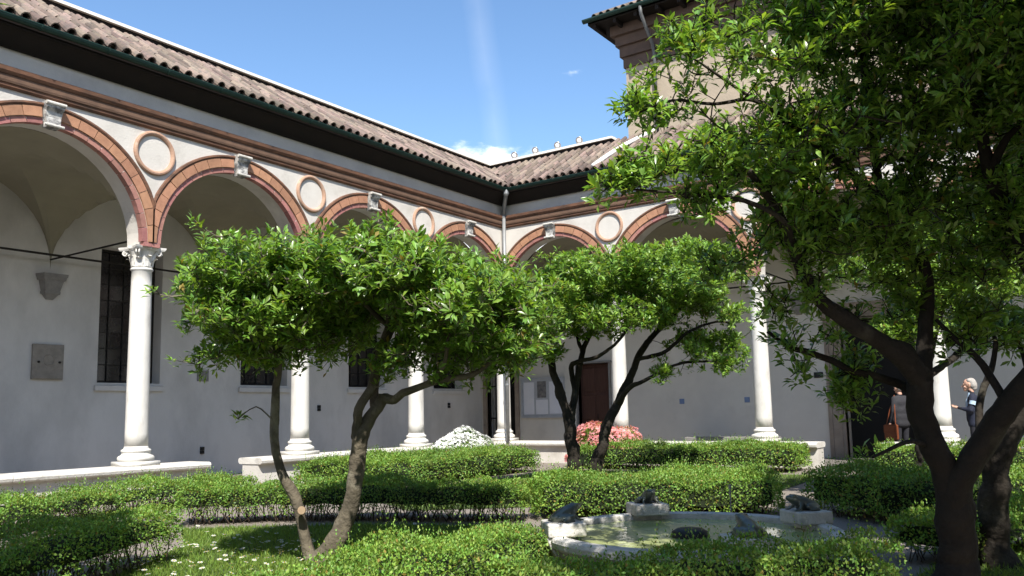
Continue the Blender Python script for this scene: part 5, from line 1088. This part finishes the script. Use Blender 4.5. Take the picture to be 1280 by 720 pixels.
def person(x, y, ang, label, top, legs, hair, bald, shirt, hands_up):
    F = frame(x, y, ang)
    w = empty('person', (x, y, .025), label, 'person')
    body = []
    for s in (-1, 1):
        body += [(F(.0, s*.10, .88), .085, F(.015, s*.10, .50), .062), (F(.015, s*.10, .50), .06, F(-.02, s*.105, .10), .045)]
    body += [(F(0, -.07, .93), .105, F(0, .07, .93), .105), (F(-.0, 0, .95), .13, F(0, 0, 1.15), .13), (F(0, -.06, 1.15), .115, F(0, .06, 1.15), .115), (F(-.01, -.10, 1.33), .10, F(-.01, .10, 1.33), .10), (F(-.01, -.13, 1.40), .065, F(-.01, .13, 1.40), .065), (F(-.01, 0, 1.42), .062, F(.015, 0, 1.53), .052)]
    el, wr = {}, {}
    for s in (-1, 1):
        if hands_up: el[s] = (.03, s*.235, 1.12); wr[s] = (.26, s*.085, 1.185)
        else: el[s] = (-.04, s*.235, 1.12); wr[s] = (.06, s*.25, .87)
        body += [(F(-.01, s*.165, 1.40), .062, F(*el[s]), .047), (F(*el[s]), .045, F(*wr[s]), .03)]
    b = blob_mesh('body', body, .016, legs, w, 4)
    # head, with the gaze dropped to the hands
    dn = .03 if hands_up else .0
    hd = [(F(.025+dn*.5, 0, 1.645), .088, F(.03+dn*.5, 0, 1.675), .092), (F(.05+dn, 0, 1.585), .062, F(.075+dn, 0, 1.555-dn*.3), .038), (F(.118+dn, 0, 1.63), .012, F(.135+dn, 0, 1.605), .016), (F(.095+dn, 0, 1.572), .018, F(.104+dn, 0, 1.568), .017)]
    for s in (-1, 1): hd += [(F(.02+dn*.5, s*.088, 1.61), .016, F(.01+dn*.5, s*.092, 1.65), .02), (F(.10+dn, s*.032, 1.655), .016, F(.105+dn, s*.034, 1.655), .014), (F(.085+dn, s*.045, 1.60), .022, F(.08+dn, s*.045, 1.60), .022)]
    h = blob_mesh('head', hd+[(F(.0, 0, 1.50), .052, F(.02, 0, 1.57), .05)], .008, 'skin', w, 3)
    for s in (-1, 1):
        q = MB(); c = F(.112+dn, s*.033, 1.652); q.lathe([(0, -.009), (.009, -.004), (.009, .004), (0, .009)], c, 8, cap=False); q.obj('eye', 'black_metal', h)
    hr = [(F(-.035, 0, 1.66), .082, F(-.02, 0, 1.70), .082), (F(.0, -.05, 1.69), .06, F(.0, .05, 1.69), .06)] if bald else [(F(-.03, 0, 1.64), .088, F(-.01, 0, 1.695), .09), (F(.03, -.05, 1.725), .05, F(.03, .05, 1.725), .05), (F(-.05, 0, 1.58), .06, F(-.05, 0, 1.62), .07)]
    blob_mesh('hair', hr, .010, hair, h, 2)
    # jacket over torso and sleeves, open at the front over the shirt
    jk = [(F(-.012, -.085, .86), .125, F(-.012, .085, .86), .125), (F(-.012, -.075, 1.0), .135, F(-.012, .075, 1.0), .135), (F(-.015, -.07, 1.15), .132, F(-.015, .07, 1.15), .132), (F(-.02, -.11, 1.32), .115, F(-.02, .11, 1.32), .115), (F(-.015, -.14, 1.40), .078, F(-.015, .14, 1.40), .078)]
    for s in (-1, 1):
        cuff = tuple(a+(b_-a)*.72 for a, b_ in zip(el[s], wr[s]))
        jk += [(F(-.01, s*.165, 1.40), .076, F(*el[s]), .060), (F(*el[s]), .058, F(*cuff), .046)]
    blob_mesh('jacket', jk, .02, top, w, 30)
    sf = [(F(.045, 0, 1.05), .085, F(.05, 0, 1.30), .075), (F(.03, 0, 1.38), .06, F(.015, 0, 1.46), .056)]
    blob_mesh('shirt', sf, .012, shirt, w, 3)
    for s in (-1, 1):
        W = wr[s]; up = .02 if hands_up else -.06
        caps = []
        e = Vector(W)-Vector(el[s]); e.normalize(); sd = Vector((0, 0, 1)).cross(e); sd.normalize()
        if not hands_up: sd = Vector((1, 0, 0))
        V = Vector(W)
        caps.append((F(*(V+e*.01)), .027, F(*(V+e*.06)), .030))
        nr = e.cross(sd)
        for k in range(4):
            o0 = V+e*.075+sd*(.027-.018*k); ln = (.040, .046, .043, .034)[k]; cu = -nr*.012*(-1 if nr.z < 0 else 1)
            m1 = o0+e*ln*.8+Vector((0, 0, .010 if hands_up else -.004)); m2 = m1+e*ln*.45+Vector((0, -s*.012, .016 if hands_up else -.012))
            caps += [(F(*o0), .010, F(*m1), .009), (F(*m1), .009, F(*m2), .0075)]
        th0 = V+e*.03+sd*.03*(1 if not hands_up else -s*-1); caps += [(F(*th0), .013, F(*(th0+e*.035+sd*.016)), .011), (F(*(th0+e*.035+sd*.016)), .010, F(*(th0+e*.065+sd*.012)), .008)]
        blob_mesh('hand', caps, .006, 'skin', w, 2)
        q = blob_mesh('shoe', [(F(-.05, s*.105, .045), .045, F(.10, s*.115, .035), .038), (F(.10, s*.115, .035), .038, F(.17, s*.12, .028), .028)], .012, 'shoe', w, 3)
    return w, F
w1, F1 = person(10.80, 1.15, math.pi*1.04, 'person in a dark navy jacket over a pale blue shirt looking down at a phone', 'jacket_navy', 'trousers_dark', 'hair_grey', False, 'shirt_blue', True)
q = MB(); q.box(.30, .44, -.038, .038, 1.212, 1.224, F1); tag(q.obj('phone', 'phone', bevel=.004), 'dark phone held in both hands by the person in the navy jacket', 'phone')
q = MB(); q.tube([F1(-.02, .20, 1.30), F1(.0, .218, 1.23)], [.078, .072], 14, cap=False); adopt(q.obj('arm_band', 'shirt_blue', None, smooth=True), w1)
w2, F2 = person(9.27, 2.1, math.pi*.80, 'white-haired person in dark clothes with an orange bag, before the dark portal', 'coat_grey', 'trousers_dark', 'hair_white', True, 'paper', False)
q = MB(); bag = []
T = lambda u, v, z: F2(u, v, z)
q.box(-.20, .12, .27, .40, .50, .84, T); hb = empty('shoulder_bag', tuple(F2(-.04, .33, .50)), 'orange leather bag hanging at the white-haired person’s side', 'bag'); bo = q.obj('bag_body', 'bag_orange', hb, bevel=.03)
q = MB(); q.box(-.19, .11, .395, .41, .66, .83, T); q.obj('bag_flap', 'bag_orange', hb, bevel=.01)
q = MB(); q.tube([F2(-.17, .33, .83), F2(-.10, .26, 1.15), F2(-.02, .17, 1.475), F2(.06, .25, 1.15), F2(.10, .33, .83)], .012, 6); q.obj('strap', 'bag_orange', hb)
